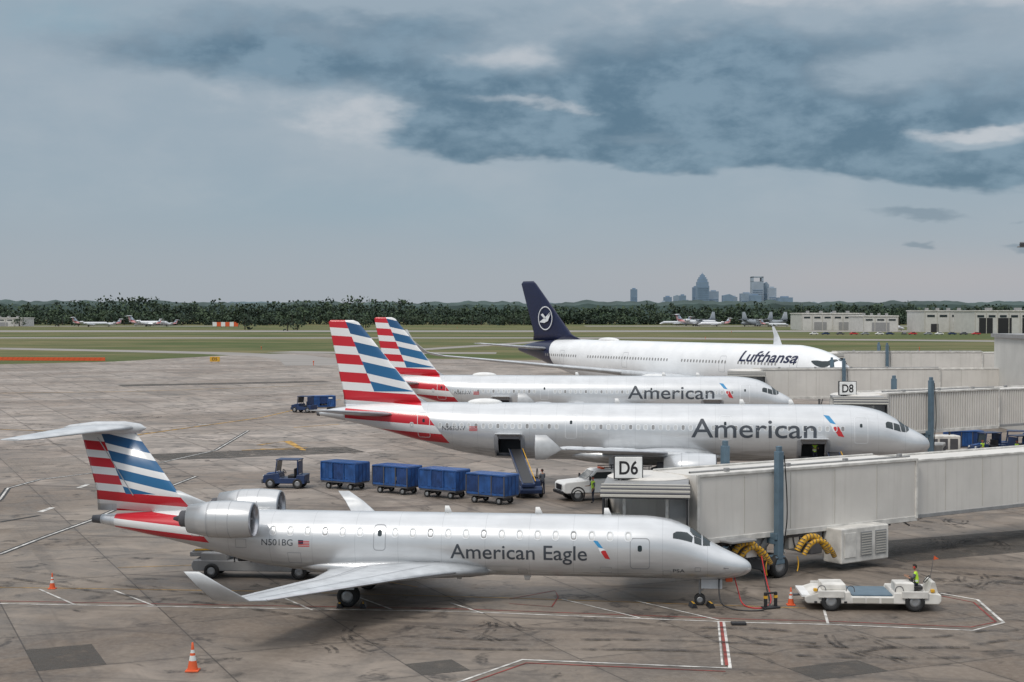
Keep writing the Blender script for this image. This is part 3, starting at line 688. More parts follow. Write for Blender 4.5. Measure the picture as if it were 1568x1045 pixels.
def cart(loc,rz,k=0):
    R=root('baggage_cart',(loc[0],loc[1],0),rz)
    L=3.1;W=1.6
    box(R,'deck',(0,0,.55),(L,W,.12),M['steel'],.02)
    for x in (-1.0,1.0):
        for y in (-.62,.62): wheel(R,'wheel',(x,y,.24),.24,.16)
        cyl(R,'axle',(x,-.6,.24),(x,.6,.24),.04,.04,M['steel'],8); box(R,'turntable',(x,0,.4),(.5,.9,.16),M['steel'],.02)
    tube(R,'tow_bar',[(1.3,0,.4),(1.8,0,.38),(2.15,0,.4)],.04,M['steel'])
    prism(R,'roof',[(-L/2-.05,1.88),(L/2+.05,1.88),(L/2,1.98),(-L/2,1.98)],-W/2-.03,W/2+.03,M['blue'],.01)
    for x in (-L/2,L/2):
        box(R,'end_wall',(x,0,1.24),(.06,W,1.28),M['blue'],.01)
        for y in (-.4,0,.4): box(R,'end_rib',(x+(.04 if x>0 else -.04),y,1.24),(.03,.06,1.2),M['blued'],0)
    for y in (-W/2,W/2):
        for x in (-L/2,-L/6,L/6,L/2): box(R,'post',(x,y*1.02,1.24),(.07,.06,1.28),M['steel'] if k%2 else M['blue'],.01)
        box(R,'lower_rail',(0,y,.68),(L,.05,.14),M['blue'],.01)
        for i in range(3):
            x0=-L/2+i*L/3+.04;x1=x0+L/3-.08;n=12;vs=[];fs=[]
            for a in range(n+1):
                for b in range(5):
                    x=x0+(x1-x0)*a/n; z=1.86-(1.1 if (i+k)%3 or y>0 else .85)*b/4
                    vs.append((x,y*.985+.045*math.sin(a*1.9+k+i)*(.3+b/5),z+ .02*math.sin(a*.9)))
            for a in range(n):
                for b in range(4): fs.append((a*5+b,a*5+b+1,(a+1)*5+b+1,(a+1)*5+b))
            mesh('curtain',vs,fs,R,M['blued'] if (i+k)%2 else M['blue'],True)
    box(R,'reflector',(-.9,-W/2-.035,.7),(.35,.01,.06),M['reflect'],0); box(R,'placard',(.9,-W/2-.035,1.7),(.5,.01,.18),M['frame'],0)
    return R
cpos=[(-11.9,106.9),(-8.0,104.3),(-4.6,102.0),(-1.3,99.0)]
for i,c in enumerate(cpos):
    n=cpos[max(0,i-1)] if i else (-16.5,108.5)
    a=math.atan2(n[1]-c[1],n[0]-c[0]); a=rad(145)+.12*(a-rad(145))
    cart(c,a,i)
tractor((-16.2,107.6),rad(172))
tractor((-25.9,187),rad(150))
cart((-24.0,189.5),rad(20),2)
tractor((41.5,131),rad(200)); tractor((44.5,133),rad(160)); cart((40.5,134.5),rad(185),1); cart((46.5,131),rad(185),0); tractor((43.6,128),rad(20))
def belt_loader(loc,rz,lift,name='belt_loader',mat=None):
    mat=mat or M['dirtywhite']
    R=root(name,(loc[0],loc[1],0),rz)
    prism(R,'chassis',[(-3.2,.35),(3.0,.35),(3.1,.6),(3.0,.85),(-3.2,.85),(-3.3,.6)],-.75,.75,mat,.04)
    for x in (-2.3,1.9):
        for y in (-.8,.8): wheel(R,'wheel',(x,y,.36),.36,.24)
    a=math.atan2(lift-.9,6.0); L=7.4
    c=(.2,.2,(.95+lift)/2+.15)
    box(R,'conveyor_frame',c,(L,.9,.22),mat,.03,(0,-a,0))
    box(R,'conveyor_belt',(c[0],c[1],c[2]+.13),(L-.2,.7,.04),M['black'],0,(0,-a,0))
    for s in (-.5,.5): box(R,'side_rail',(c[0],c[1]+s,c[2]+.22),(L-.5,.05,.07),M['steel'] if s>0 else M['yellow'],.01,(0,-a,0))
    for x in (1.0,2.2): cyl(R,'lift_strut',(x-.8,.2,.8),(x,.2,c[2]+math.tan(a)*x-.15),.07,.05,M['steel'],8)
    box(R,'driver_seat',(-.8,-.55,1.05),(.5,.45,.4),M['black'],.04)
    box(R,'engine_cover',(-2.2,-.4,1.0),(1.3,.6,.4),mat,.05)
    tube(R,'roll_bar',[(-1.2,-.75,.8),(-1.2,-.75,1.8),(-.4,-.75,1.8),(-.4,-.75,.8)],.03,M['black'])
    return R
belt_loader((.9,104.2),rad(97),2.3,mat=M['navy'])
belt_loader((-11.9,71.6),rad(-4),1.1,mat=M['grey'])
belt_loader((22.6,102.0),rad(86),2.3,mat=M['navy'])
def truck(loc,rz):
    R=root('service_truck',(loc[0],loc[1],0),rz)
    prism(R,'hood_and_cab_lower',[(-.9,.55),(2.55,.55),(2.75,.65),(2.75,1.15),(2.6,1.28),(1.25,1.38),(.95,1.42),(-.9,1.42)],-.98,.98,M['white'],.06)
    prism(R,'cab_upper',[(-.88,1.4),(1.15,1.4),(.5,2.0),(.3,2.06),(-.75,2.06),(-.88,1.95)],-.88,.88,M['white'],.06)
    mesh('windscreen',[(1.13,-.78,1.46),(1.13,.78,1.46),(.56,.7,1.97),(.56,-.7,1.97)],[(0,1,2,3)],R,M['glass'])
    for s in (-1,1):
        mesh('side_window',[(.85,s*.886,1.48),(-.65,s*.886,1.48),(-.65,s*.886,1.92),(.4,s*.886,1.92)],[(0,1,2,3)],R,M['glass'])
        box(R,'mirror',(.95,s*1.12,1.55),(.1,.2,.28),M['black'],.03)
        box(R,'door_seam',(.9,s*.985,1.0),(.02,.01,.8),M['seam'],0); box(R,'door_seam_rear',(-.6,s*.985,1.0),(.02,.01,.8),M['seam'],0)
        revolve(R,'wheel_arch',[(-.02,.5),(.02,.5),(.02,.42),(-.02,.42)],(1.75,s*.985,.5),(0,1,0),M['black'],24)
        for x in (1.75,-2.4): wheel(R,'wheel',(x,s*.85,.42),.42,.28)
        box(R,'headlamp',(2.72,s*.78,.98),(.1,.25,.25),M['reflect'],.03)
        box(R,'utility_body_side',(-2.35,s*.85,1.2),(2.7,.45,.8),M['dirtywhite'],.03)
        for q in (-3.2,-2.3,-1.4): box(R,'locker_door',(q,s*1.085,1.2),(.75,.02,.6),M['white'],.01)
    box(R,'grille',(2.77,0,.95),(.06,1.1,.35),M['black'],.02); box(R,'bumper',(2.8,0,.6),(.18,1.9,.22),M['black'],.04)
    box(R,'bed_floor',(-2.35,0,.95),(2.7,1.3,.1),M['steel'],.01); box(R,'frame',(-1,0,.55),(5.4,.8,.2),M['steel'],.02)
    box(R,'beacon_bar',(-.2,0,2.12),(.25,.9,.1),M['orange'],.03)
    for s in (-.7,.7):
        for x in (-1.2,-3.4): cyl(R,'ladder_rack_post',(x,s,1.5),(x,s,2.2),.03,.03,M['black'],8)
        cyl(R,'ladder_rack_rail',(-.2,s,2.2),(-3.6,s,2.2),.03,.03,M['black'],8)
    return R
truck((5.8,101.0),rad(196))
def gpu(loc,rz):
    R=root('ground_power_unit',(loc[0],loc[1],0),rz)
    box(R,'housing',(0,0,1.25),(3.0,1.6,1.4),M['dirtywhite'],.08); box(R,'base',(0,0,.5),(3.2,1.7,.15),M['steel'],.02)
    for x in (-1,1):
        for y in (-.75,.75): wheel(R,'wheel',(x,y,.32),.32,.2)
    for x in (-.9,0,.9): box(R,'grille_panel',(x,-.81,1.25),(.7,.03,.9),M['steel'],.02)
    cyl(R,'exhaust',(.9,.3,1.9),(.9,.3,2.3),.07,.07,M['black'],8); tube(R,'tow_bar',[(-1.6,0,.45),(-2.4,0,.4)],.05,M['steel'])
gpu((37.0,129.5),rad(5)); gpu((34.2,121.5),rad(70))
def tug(loc,rz):
    R=root('pushback_tug',(loc[0],loc[1],0),rz)
    W=1.15
    prism(R,'hull',[(-2.75,.32),(2.75,.32),(2.85,.45),(2.85,.72),(2.6,.78),(.9,.80),(.85,.62),(-.9,.62),(-.95,.82),(-2.3,.78),(-2.85,.6),(-2.85,.42)],-W,W,M['dirtywhite'],.04)
    box(R,'centre_deck',(0,0,.66),(1.7,2.0,.06),M['mast'],.01)
    box(R,'engine_cover',(-1.55,0,.92),(1.0,1.3,.26),M['dirtywhite'],.05)
    box(R,'rear_cowl',(1.35,-.55,.98),(.8,.9,.42),M['dirtywhite'],.05)
    box(R,'front_plate',(-2.8,0,.62),(.35,2.1,.12),M['white'],.02)
    prism(R,'instrument_panel',[(2.3,.75),(2.75,.75),(2.62,1.25),(2.45,1.25)],-1.0,.2,M['dirtywhite'],.03)
    box(R,'seat',(1.95,-.45,.93),(.45,.5,.16),M['black'],.04); box(R,'seat_back',(1.72,-.45,1.15),(.1,.5,.45),M['black'],.04)
    revolve(R,'steering_wheel',[(-.015,.2),(.015,.2),(.015,.17),(-.015,.17),(-.015,.2)],(2.38,-.45,1.28),(-.8,0,.7),M['black'],18)
    for x in (-1.75,1.75):
        for s in (-1,1):
            wheel(R,'wheel',(x,s*(W-.08),.42),.42,.34)
            box(R,'wheel_arch_cover',(x,s*(W+.03),.72),(1.1,.12,.3),M['dirtywhite'],.03)
    for x in (-.6,0,.6):
        box(R,'side_locker',(x,-W-.01,.47),(.5,.03,.22),M['cream'],.01)
    for x in (-2.4,2.5): box(R,'lamp',(x,-W+.1,.88),(.16,.16,.14),M['yellow'],.03)
    for x in (-2.3,-1.1,.95): tube(R,'grab_rail',[(x,-1.0,.8),(x,-1.0,1.05),(x+.35,-1.0,1.05),(x+.35,-1.0,.8)],.018,M['steel'])
    for k in range(6): box(R,'hazard_stripe',(-2.4+k*.25,-W-.005,.38),(.12,.02,.08),M['black'],0)
    cyl(R,'flag_pole',(2.65,.1,1.2),(2.8,.1,2.2),.012,.012,M['steel'],6)
    mesh('flag',[(2.8,.1,2.2),(2.77,.1,2.0),(3.02,.12,2.05)],[(0,1,2)],R,M['orange'])
    tube(R,'tow_hitch',[(-2.85,0,.5),(-3.2,0,.48)],.06,M['steel'])
    return R
TG=tug((15.3,64.3),rad(-3))
def cone(loc,s=1.):
    R=root('traffic_cone',(loc[0],loc[1],0)); R.scale=(s,s,s)
    box(R,'base',(0,0,.03),(.42,.42,.05),M['orange'],.015)
    revolve(R,'cone_lower',[(0.05,.17),(.34,.115)],(0,0,0),(0,0,1),M['orange'],20)
    revolve(R,'collar',[(.34,.115),(.50,.085)],(0,0,0),(0,0,1),M['reflect'],20)
    revolve(R,'cone_mid',[(.50,.085),(.58,.07)],(0,0,0),(0,0,1),M['orange'],20)
    revolve(R,'collar_upper',[(.58,.07),(.68,.052)],(0,0,0),(0,0,1),M['reflect'],20)
    revolve(R,'cone_top',[(.68,.052),(.9,.03),(.92,.001)],(0,0,0),(0,0,1),M['orange'],20)
cone(gp(80,902),.8); cone(gp(295,1028),1.12); cone(gp(1211,927),.85)
def chock(loc,rz):
    R=root('wheel_chock',(loc[0],loc[1],0),rz)
    prism(R,'chock_body',[(-.14,0.01),(.14,0.01),(.05,.2),(-.05,.2)],-.35,.35,M['black'],.01)
    box(R,'stripe',(0,0,.2),(.08,.5,.02),M['yellow'],0)
def stand(loc,rz):
    R=root('equipment_stand',(loc[0],loc[1],0),rz)
    for x in (-.25,.25):
        box(R,'post',(x,0,.35),(.12,.12,.7),M['black'],.02); box(R,'band',(x,0,.5),(.125,.125,.12),M['yellow'],0)
    box(R,'foot',(0,0,.05),(.75,.4,.08),M['black'],.02); box(R,'bar',(0,0,.66),(.6,.08,.08),M['black'],.02)
chock(gp(1061,930),.1); chock(gp(1088,930),.1); chock(gp(520,930),.1); chock(gp(556,930),.1)
stand(gp(1180,932),.4)
R=root('ground_power_cable',(0,0,0))
tube(R,'cable_red',[(9.6,64.9,1.3),(9.8,64.7,.5),(9.9,64.4,.03),(10.3,63.6,.03),(10.9,63.9,.03),(11.4,65.5,.03),(11.7,69,.3),(11.7,70.5,1.4)],.026,M['red'])
tube(R,'cable_black',[(8.9,64.3,1.2),(8.8,64.0,.3),(9.2,63.4,.03),(10.6,63.0,.03),(11.2,64.6,.03),(11.6,68.4,.04),(11.7,70.4,1.2)],.03,M['black'])
box(R,'connector_box',(9.35,64.5,1.15),(.3,.15,.25),M['orange'],.03)
box(R,'ground_box',(*gp(1131,957),.06),(.6,.35,.1),M['black'],.02)
# ---------------- people ----------------
def person(name,loc,rz,pose='stand',parent=None,vest=True):
    R=root(name,loc,rz,parent)   # faces +x
    J={}
    if pose=='stand':
        J.update(pel=(0,0,.95),sp=(0,0,1.12),ch=(.0,0,1.34),nk=(.0,0,1.48),hd=(.01,0,1.56))
        for s,k in ((1,'l'),(-1,'r')):
            J.update({k+'sh':(0,s*.17,1.42),k+'el':(.0 if s>0 else .12,s*.25,1.14),k+'wr':(.12 if s>0 else .36,s*.24,.92 if s>0 else 1.12),
              k+'hp':(0,s*.09,.9),k+'kn':(.04*s+.02,s*.11,.5),k+'an':(.06*s-.02,s*.12,.09),k+'to':(.06*s+.15,s*.13,.04)})
    else:
        J.update(pel=(0,0,0.02),sp=(.02,0,.2),ch=(.05,0,.42),nk=(.07,0,.56),hd=(.09,0,.64))
        for s,k in ((1,'l'),(-1,'r')):
            J.update({k+'sh':(.05,s*.17,.5),k+'el':(.18,s*.22,.26),k+'wr':(.4,s*.14,.33),k+'hp':(.03,s*.09,0)})
            if pose=='sit': J.update({k+'kn':(.45,s*.12,.03),k+'an':(.5,s*.12,-.36),k+'to':(.66,s*.13,-.4)})
            else: J.update({k+'hp':(.03,s*.09,-.02),k+'kn':(.2,s*.12,-.4),k+'an':(-.2,s*.12,-.43),k+'to':(-.33,s*.12,-.45)})
    rr=dict(pel=.145,sp=.13,ch=.155,nk=.06,hd=.055)
    for k in 'lr': rr.update({k+'sh':.075,k+'el':.045,k+'wr':.03,k+'hp':.095,k+'kn':.062,k+'an':.042,k+'to':.038})
    names=list(J); idx={n:i for i,n in enumerate(names)}; V=[J[n] for n in names]; RD=[rr[n] for n in names]
    Ed=[('pel','sp'),('sp','ch'),('ch','nk'),('nk','hd')]
    for k in 'lr': Ed+=[('ch',k+'sh'),(k+'sh',k+'el'),(k+'el',k+'wr'),('pel',k+'hp'),(k+'hp',k+'kn'),(k+'kn',k+'an'),(k+'an',k+'to')]
    Ei=[(idx[a],idx[b]) for a,b in Ed]; tag=[b for a,b in Ed]
    for k,s in (('l',1),('r',-1)):
        w=Vector(J[k+'wr']); e=Vector(J[k+'el']); d=(w-e).normalized(); sd=Vector((0,1,0)); sd=(sd-d*sd.dot(d)).normalized(); up=d.cross(sd)
        p=w+d*.07; V.append(tuple(p)); RD.append(.032); pi=len(V)-1; Ei.append((idx[k+'wr'],pi)); tag.append('hand')
        for q,(off,L) in enumerate(((-.03,.065),(-.01,.078),(.01,.074),(.03,.058))):
            a=p+sd*off+d*.025; b=a+d*L*.55; c=b+(d*.6+up*.6)*L*.5
            for r_,pt in enumerate((a,b,c)):
                V.append(tuple(pt)); RD.append(.0095-.0008*r_); Ei.append((pi if r_==0 else len(V)-2,len(V)-1)); tag.append('hand')
        a=w+d*.035-sd*s*.03; b=a-sd*s*.02+d*.035; c=b+d*.03
        last=pi
        for pt in (a,b,c):
            V.append(tuple(pt)); RD.append(.0105); Ei.append((last,len(V)-1)); last=len(V)-1; tag.append('hand')
    me=bpy.data.meshes.new('body'); me.from_pydata(V,Ei,[]); o=bpy.data.objects.new('body',me); scene.collection.objects.link(o)
    bpy.context.view_layer.objects.active=o
    md=o.modifiers.new('s','SKIN')
    for i,sv in enumerate(me.skin_vertices[0].data): sv.radius=(RD[i],RD[i]*(1.15 if i in (idx['pel'],idx['ch']) else 1)); sv.use_root=(i==0)
    o.modifiers.new('ss','SUBSURF').levels=1
    bpy.context.view_layer.update()
    dg=bpy.context.evaluated_depsgraph_get(); bmh=bpy.data.meshes.new_from_object(o.evaluated_get(dg)); bpy.data.objects.remove(o)
    mats=[M['skin'],M['vest'] if vest else M['shirt'],M['shirt'],M['trouser'],M['black'],M['reflect']]
    ob=link('body',bmh,R,mats,True)
    def seg(p,a,b):
        ab=b-a; t=max(0,min(1,(p-a).dot(ab)/max(ab.length_squared,1e-9))); return (p-(a+ab*t)).length
    VV=[Vector(v) for v in V]
    for f in bmh.polygons:
        best=min(range(len(Ei)),key=lambda i: seg(f.center,VV[Ei[i][0]],VV[Ei[i][1]])-.5*(RD[Ei[i][0]]+RD[Ei[i][1]])*.5)
        t=tag[best]
        mi=0
        if t in('sp','ch','lsh','rsh'):
            mi=1; z=f.center.z-J['pel'][2]
            if vest and abs(z-.18)<.03: mi=5
        elif t in('nk',): mi=1 if f.center.z<J['nk'][2]-.03 else 0
        elif t in('lel','rel'): mi=2
        elif t in('lhp','rhp','lkn','rkn','lan','ran'): mi=3
        elif t in('lto','rto'): mi=4
        f.material_index=mi
    H=Vector(J['hd'])+Vector((.015,0,.10))
    bm=bmesh.new(); bmesh.ops.create_uvsphere(bm,u_segments=20,v_segments=14,radius=1)
    for v in bm.verts:
        c=v.co; k=1-.22*max(0,-c.z)
        v.co=Vector((c.x*.098*k+.0,c.y*.078*k,c.z*.122))
        if c.x>.85 and abs(c.y)<.35 and -.45<c.z<.12: v.co.x+=.02*(1-abs(c.y)*2.5)
    ho=bmo(bm,'head',R,M['skin'],True); ho.location=H
    for s in (-1,1):
        revolve(R,'eye',[(0,.001),(.004,.011),(.008,.001)],H+Vector((.084,s*.032,.012)),(1,0,0),M['black'],8)
        box(R,'ear',tuple(H+Vector((-.005,s*.079,0))),(.035,.014,.055),M['skin'],.006)
    box(R,'mouth',tuple(H+Vector((.086,0,-.055))),(.006,.045,.01),M['red'],.002)
    bm=bmesh.new(); bmesh.ops.create_uvsphere(bm,u_segments=18,v_segments=12,radius=1)
    bmesh.ops.delete(bm,geom=[v for v in bm.verts if v.co.z<-.1+.45*v.co.x],context='VERTS')
    for v in bm.verts: v.co=Vector((v.co.x*.107-.004,v.co.y*.087,v.co.z*.13+.004))
    hh=bmo(bm,'hair',R,M['hair'],True); hh.location=H
    for s in (-1,1):
        box(R,'ear_defender',tuple(H+Vector((0,s*.092,0))),(.06,.03,.08),M['red'],.012)
    return R
person('ramp_worker',(15.3+1.95,64.3-.55,1.04),rad(160),'sit')
def local_to_world(R,p):
    bpy.context.view_layer.update(); return R.matrix_world@Vector(p)
p=local_to_world(AL,(-8.2,-1.3,2.15)); person('ramp_worker.001',(p.x,p.y,2.15+.47),rad(-80),'kneel')
person('ramp_worker.002',(5.35,98.9,0),rad(200),'stand')
person('ramp_worker.003',(2.1,103.5,0),rad(120),'stand',vest=False)
person('ramp_worker.004',(42.6,126.5,0),rad(200),'stand'); person('ramp_worker.005',(39.9,127.2,0),rad(-60),'stand')
# ---------------- ground ----------------
def sheet(name,pts,z,mat):
    bm=bmesh.new(); bm.faces.new([bm.verts.new((p[0],p[1],z)) for p in pts])
    bmesh.ops.recalc_face_normals(bm,faces=bm.faces[:])
    if bm.faces[:][0].normal.z<0: bmesh.ops.reverse_faces(bm,faces=bm.faces[:])
    return bmo(bm,name,None,mat)
def ribbon(name,pts,w,z,mat,parent=None):
    pts=[Vector((p[0],p[1])) for p in pts]; vs=[];fs=[]
    for i,p in enumerate(pts):
        a=pts[max(0,i-1)]; b=pts[min(len(pts)-1,i+1)]; d=(b-a).normalized(); n=Vector((-d.y,d.x))
        k=w/2
        if 0<i<len(pts)-1:
            d1=(p-a).normalized(); k=w/2/max(.5,abs(d1.dot(d)))
        vs+=[(p.x+n.x*k,p.y+n.y*k,z),(p.x-n.x*k,p.y-n.y*k,z)]
    for i in range(len(pts)-1): fs.append((2*i+1,2*i+3,2*i+2,2*i))
    return mesh(name,vs,fs,parent,mat)
m,nt,b=newmat('grass'); o,x,y,z=coords(nt)
n1=E(nt,noise(nt,comb(nt,x*.007,y*.02),1,6,.68).outputs[0]).smooth(.38,.60)
n2=E(nt,noise(nt,comb(nt,x*.04,y*.22),1,5,.7).outputs[0]).smooth(.42,.6)
col=mixc(nt,n1,(.08,.105,.035),(.185,.16,.08)); col=mixc(nt,n2*.6,col,(.052,.075,.028))
nt.links.new(col,b.inputs['Base Color']); b.inputs['Roughness'].default_value=.95; b.inputs['Specular IOR Level'].default_value=.15; GRASS=m
m,nt,b=newmat('apron_concrete'); o,x,y,z=coords(nt)
th=rad(24); ca,sa=math.cos(th),math.sin(th)
X=x*ca+y*sa; Y=y*ca-x*sa; SL=6.1
fx=(X/SL).frac(); fy=(Y/SL).frac()
wob=E(nt,noise(nt,o,1.2,2).outputs[0])
jw=.009
j=(fx.lt(jw)).mx(fy.lt(jw))
jd=(fx-.5).m('ABSOLUTE').mx((fy-.5).m('ABSOLUTE')).smooth(.44,.5)
ix=(X/SL).m('FLOOR'); iy=(Y/SL).m('FLOOR')
wn=nt.nodes.new('ShaderNodeTexWhiteNoise'); wn.noise_dimensions='2D'; nt.links.new(comb(nt,ix,iy),wn.inputs['Vector'])
slab=E(nt,wn.outputs['Value'])
big=E(nt,noise(nt,o,.04,5,.65,.5).outputs[0]).smooth(.40,.60)
mid=E(nt,noise(nt,o,.28,7,.7,1.0).outputs[0]).smooth(.36,.64)
fine=E(nt,noise(nt,o,3.5,4,.72).outputs[0])
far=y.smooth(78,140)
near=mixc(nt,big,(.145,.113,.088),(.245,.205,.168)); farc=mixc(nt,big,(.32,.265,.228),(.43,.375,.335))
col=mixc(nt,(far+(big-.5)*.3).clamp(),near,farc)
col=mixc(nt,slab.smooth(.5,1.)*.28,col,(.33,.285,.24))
col=mixc(nt,slab.smooth(.4,0.)*.25,col,(.11,.09,.074))
col=mixc(nt,mid.inv()*.6,col,(.085,.07,.058))
col=mixc(nt,jd*wob.smooth(.4,.65)*.5,col,(.07,.058,.05))
col=mixc(nt,fine.smooth(.35,.7)*.32,col,(.28,.24,.2))
st=E(nt,noise(nt,comb(nt,(x*.97+y*-.22)*.045,(y*.97+x*.22)*.8),1,5,.62,.3).outputs[0]).smooth(.54,.70)
col=mixc(nt,st*.55,col,(.06,.05,.045))
st2=E(nt,noise(nt,comb(nt,X*.9,Y*.04),1,3,.6).outputs[0]).smooth(.58,.7)
col=mixc(nt,st2*.3,col,(.07,.06,.052))
oil=E(nt,noise(nt,o,.42,4,.55,1.2).outputs[0]).smooth(.58,.68)*fine.smooth(.32,.6)
col=mixc(nt,oil*.85,col,(.026,.022,.02))
col=mixc(nt,(slab.gt(.965))*.35,col,(.085,.078,.07))
col=mixc(nt,j*.75,col,(.035,.03,.026))
nt.links.new(col,b.inputs['Base Color']); 
rg=mid.smooth(0,1,.55,.8); nt.links.new(rg.v,b.inputs['Roughness']); b.inputs['Specular IOR Level'].default_value=.3
bp=nt.nodes.new('ShaderNodeBump'); bp.inputs['Strength'].default_value=.25; bp.inputs['Distance'].default_value=.02
nt.links.new(fine.v,bp.inputs['Height']); nt.links.new(bp.outputs[0],b.inputs['Normal']); APR=m
m,nt,b=newmat('taxiway_asphalt'); o,x,y,z=coords(nt)
n=E(nt,noise(nt,comb(nt,x*.02,y*.2),1,4).outputs[0]).smooth(.3,.7)
nt.links.new(mixc(nt,n,(.21,.195,.18),(.31,.285,.265)),b.inputs['Base Color']); b.inputs['Roughness'].default_value=.85; TAX=m
WH=pm('marking_white',(.55,.53,.50),.7,0,.55,1.5); RM=pm('marking_red',(.24,.04,.03),.75,0,.45,1.5); YM=pm('marking_yellow',(.50,.28,.05),.7,0,.55,1.2); BKM=pm('marking_black',(.03,.03,.03),.8,0,.3)
def filmmat(name,colr,lo,hi,amt,sc):
    m,nt,b=newmat(name); o,x,y,z=coords(nt)
    b.inputs['Base Color'].default_value=c4(colr); b.inputs['Roughness'].default_value=.8
    n=E(nt,noise(nt,o,sc,6,.7).outputs[0]).smooth(lo,hi)*amt
    tr=nt.nodes.new('ShaderNodeBsdfTransparent'); mx_=nt.nodes.new('ShaderNodeMixShader')
    nt.links.new(n.v,mx_.inputs[0]); nt.links.new(tr.outputs[0],mx_.inputs[1]); nt.links.new(b.outputs[0],mx_.inputs[2])
    nt.links.new(mx_.outputs[0],nt.nodes['Material Output'].inputs[0]); return m
SKM=filmmat('tyre_rubber_film',(.035,.03,.027),.40,.66,.7,1.1)
PATCH=filmmat('asphalt_patch',(.075,.068,.06),.2,.6,.75,.9); PATCHL=filmmat('new_concrete_patch',(.34,.30,.26),.3,.7,.4,.9)
sheet('ground',[(-9000,-300),(9000,-300),(9000,14000),(-9000,14000)],0,GRASS)
ap=[(-400,-80),(400,-80),(400,330),(140,340),(60,360),(-20,395),(-45,430),(-62,455),(-80,430),(-100,372),(-135,345),(-400,335)]
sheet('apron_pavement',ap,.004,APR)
def slabxy(i,jj,n=1,mm=1):
    P=[]
    for (a_,b_) in ((0,0),(n,0),(n,mm),(0,mm)):
        Xs=(i+a_)*SL;Ys=(jj+b_)*SL; P.append((Xs*ca-Ys*sa,Xs*sa+Ys*ca))
    return P
def slab_at(u,v):
    px,py=gp(u,v); return int((px*ca+py*sa)//SL),int((py*ca-px*sa)//SL)
for k_,(u,v,n_,mm_,mt) in enumerate(((1500,850,3,1,PATCH),(1350,1000,.5,.3,PATCH),(120,990,.4,.6,PATCH),(900,1010,.5,.4,PATCHL),(300,700,3,1,PATCH),(150,640,4,1,PATCHL),(60,720,1,2,PATCHL),(380,600,5,2,PATCHL),(200,590,6,1,PATCH),(640,1005,.3,.3,PATCH))):
    i_,j_=slab_at(u,v); sheet('pavement_patch',slabxy(i_,j_,n_,mm_),.008,mt)
tx=[gp(-400,528),gp(0,534),gp(200,538),gp(330,541),gp(430,545),gp(475,551),gp(490,560)]
ribbon('taxiway_pavement',tx,16,.012,TAX)
ribbon('taxiway_road',[gp(430,539),gp(560,541),gp(760,541)],16,.016,TAX)
ribbon('runway_pavement',[(-1500,930),(1500,930)],70,.008,TAX)
ribbon('taxiway_far_pavement',[(-1200,700),(60,700),(180,640),(330,540),(900,420)],30,.013,TAX)
ribbon('service_road_pavement',[gp(560,541),gp(900,519),gp(1568,523),gp(2000,526)],9,.02,TAX)
ribbon('far_apron_pavement',[(60,1235),(420,1235)],60,.024,TAX); ribbon('far_apron_pavement.001',[(-460,1230),(-240,1230)],45,.024,TAX)
MK=root('painted_markings')
def line(pts,w,mat,z=.014,red=False):
    P=[gp(*p) for p in pts]
    ribbon('line',P,w,z,mat,MK)
line([(-300,920),(0,925),(340,931),(700,937),(1145,954),(1270,957),(1490,966),(1537,954),(1497,919),(1440,909)],.12,WH)
line([(-300,916),(0,921),(340,927),(700,933),(1145,949),(1270,952),(1487,961),(1525,953),(1491,923),(1440,913)],.09,RM)
line([(-300,896),(0,900),(400,906),(800,917),(1235,932)],.08,YM)
line([(700,1046),(800,1011),(1118,1024),(1108,953)],.12,WH,.018)
line([(712,1049),(806,1016),(1111,1029)],.08,RM,.018); line([(1113,1020),(1104,953)],.12,RM,.022); line([(1106,1020),(1100,953)],.08,WH,.026)
line([(560,1120),(700,1046)],.12,WH)
for s in ((60,903,115,927),(175,905,235,928),(420,910,478,935),(860,918,980,947),(970,920,1100,950),(1262,935,1268,956),(540,912,600,934),(690,924,740,940)):
    line([(s[0],s[1]),(s[2],s[3])],.11,WH,.018)
line([(780,918),(850,905),(855,915),(845,930),(780,925)],.06,RM,.018)
for P in ([(-60,862),(0,849),(70,822),(140,797),(230,757),(300,730)],[(-40,790),(0,765),(12,748),(60,735),(140,725),(250,708),(330,690),(380,660)]):
    line(P,.46,BKM,.014); line(P,.15,WH,.018)
line([(395,682),(440,676),(465,690),(400,688)],.45,YM,.018); line([(370,690),(470,686)],.3,YM,.022)
line([(300,650),(325,651)],.5,WH,.018)
line([(450,655),(520,650)],.3,YM,.018)
line([(-200,652),(60,660),(200,668),(400,640),(520,612)],.25,YM,.026)
line([(-200,605),(200,600),(500,590)],.3,YM,.022); line([(60,785),(80,778)],.4,WH,.022); line([(120,748),(135,742)],.4,WH,.022)
line([(0,800),(60,790)],.3,BKM,.022); line([(180,870),(420,862),(640,900)],.07,YM,.022)
SK=root('tyre_marks')
rs=random.Random(3)
for (u,v,n) in ((540,985,4),(700,965,3),(1480,835,9),(1510,890,7),(1320,995,3),(300,628,7),(430,780,4),(220,640,6),(1440,800,6),(820,955,3)):
    for k in range(n):
        c=Vector(gp(u,v)); r=rs.uniform(2.,6); a0=rs.uniform(0,6.28); L=rs.uniform(.4,1.0); c+=Vector((rs.uniform(-2,2),rs.uniform(-1.5,1.5)))
        for dw in (0,.28):
            P=[(c.x+(r+dw)*math.cos(a0+L*i/14)-r*math.cos(a0+L/2),c.y+(r+dw)*math.sin(a0+L*i/14)-r*math.sin(a0+L/2)) for i in range(15)]
            ribbon('skid',P,.13,.030+.0015*k+dw*.003,SKM,SK)
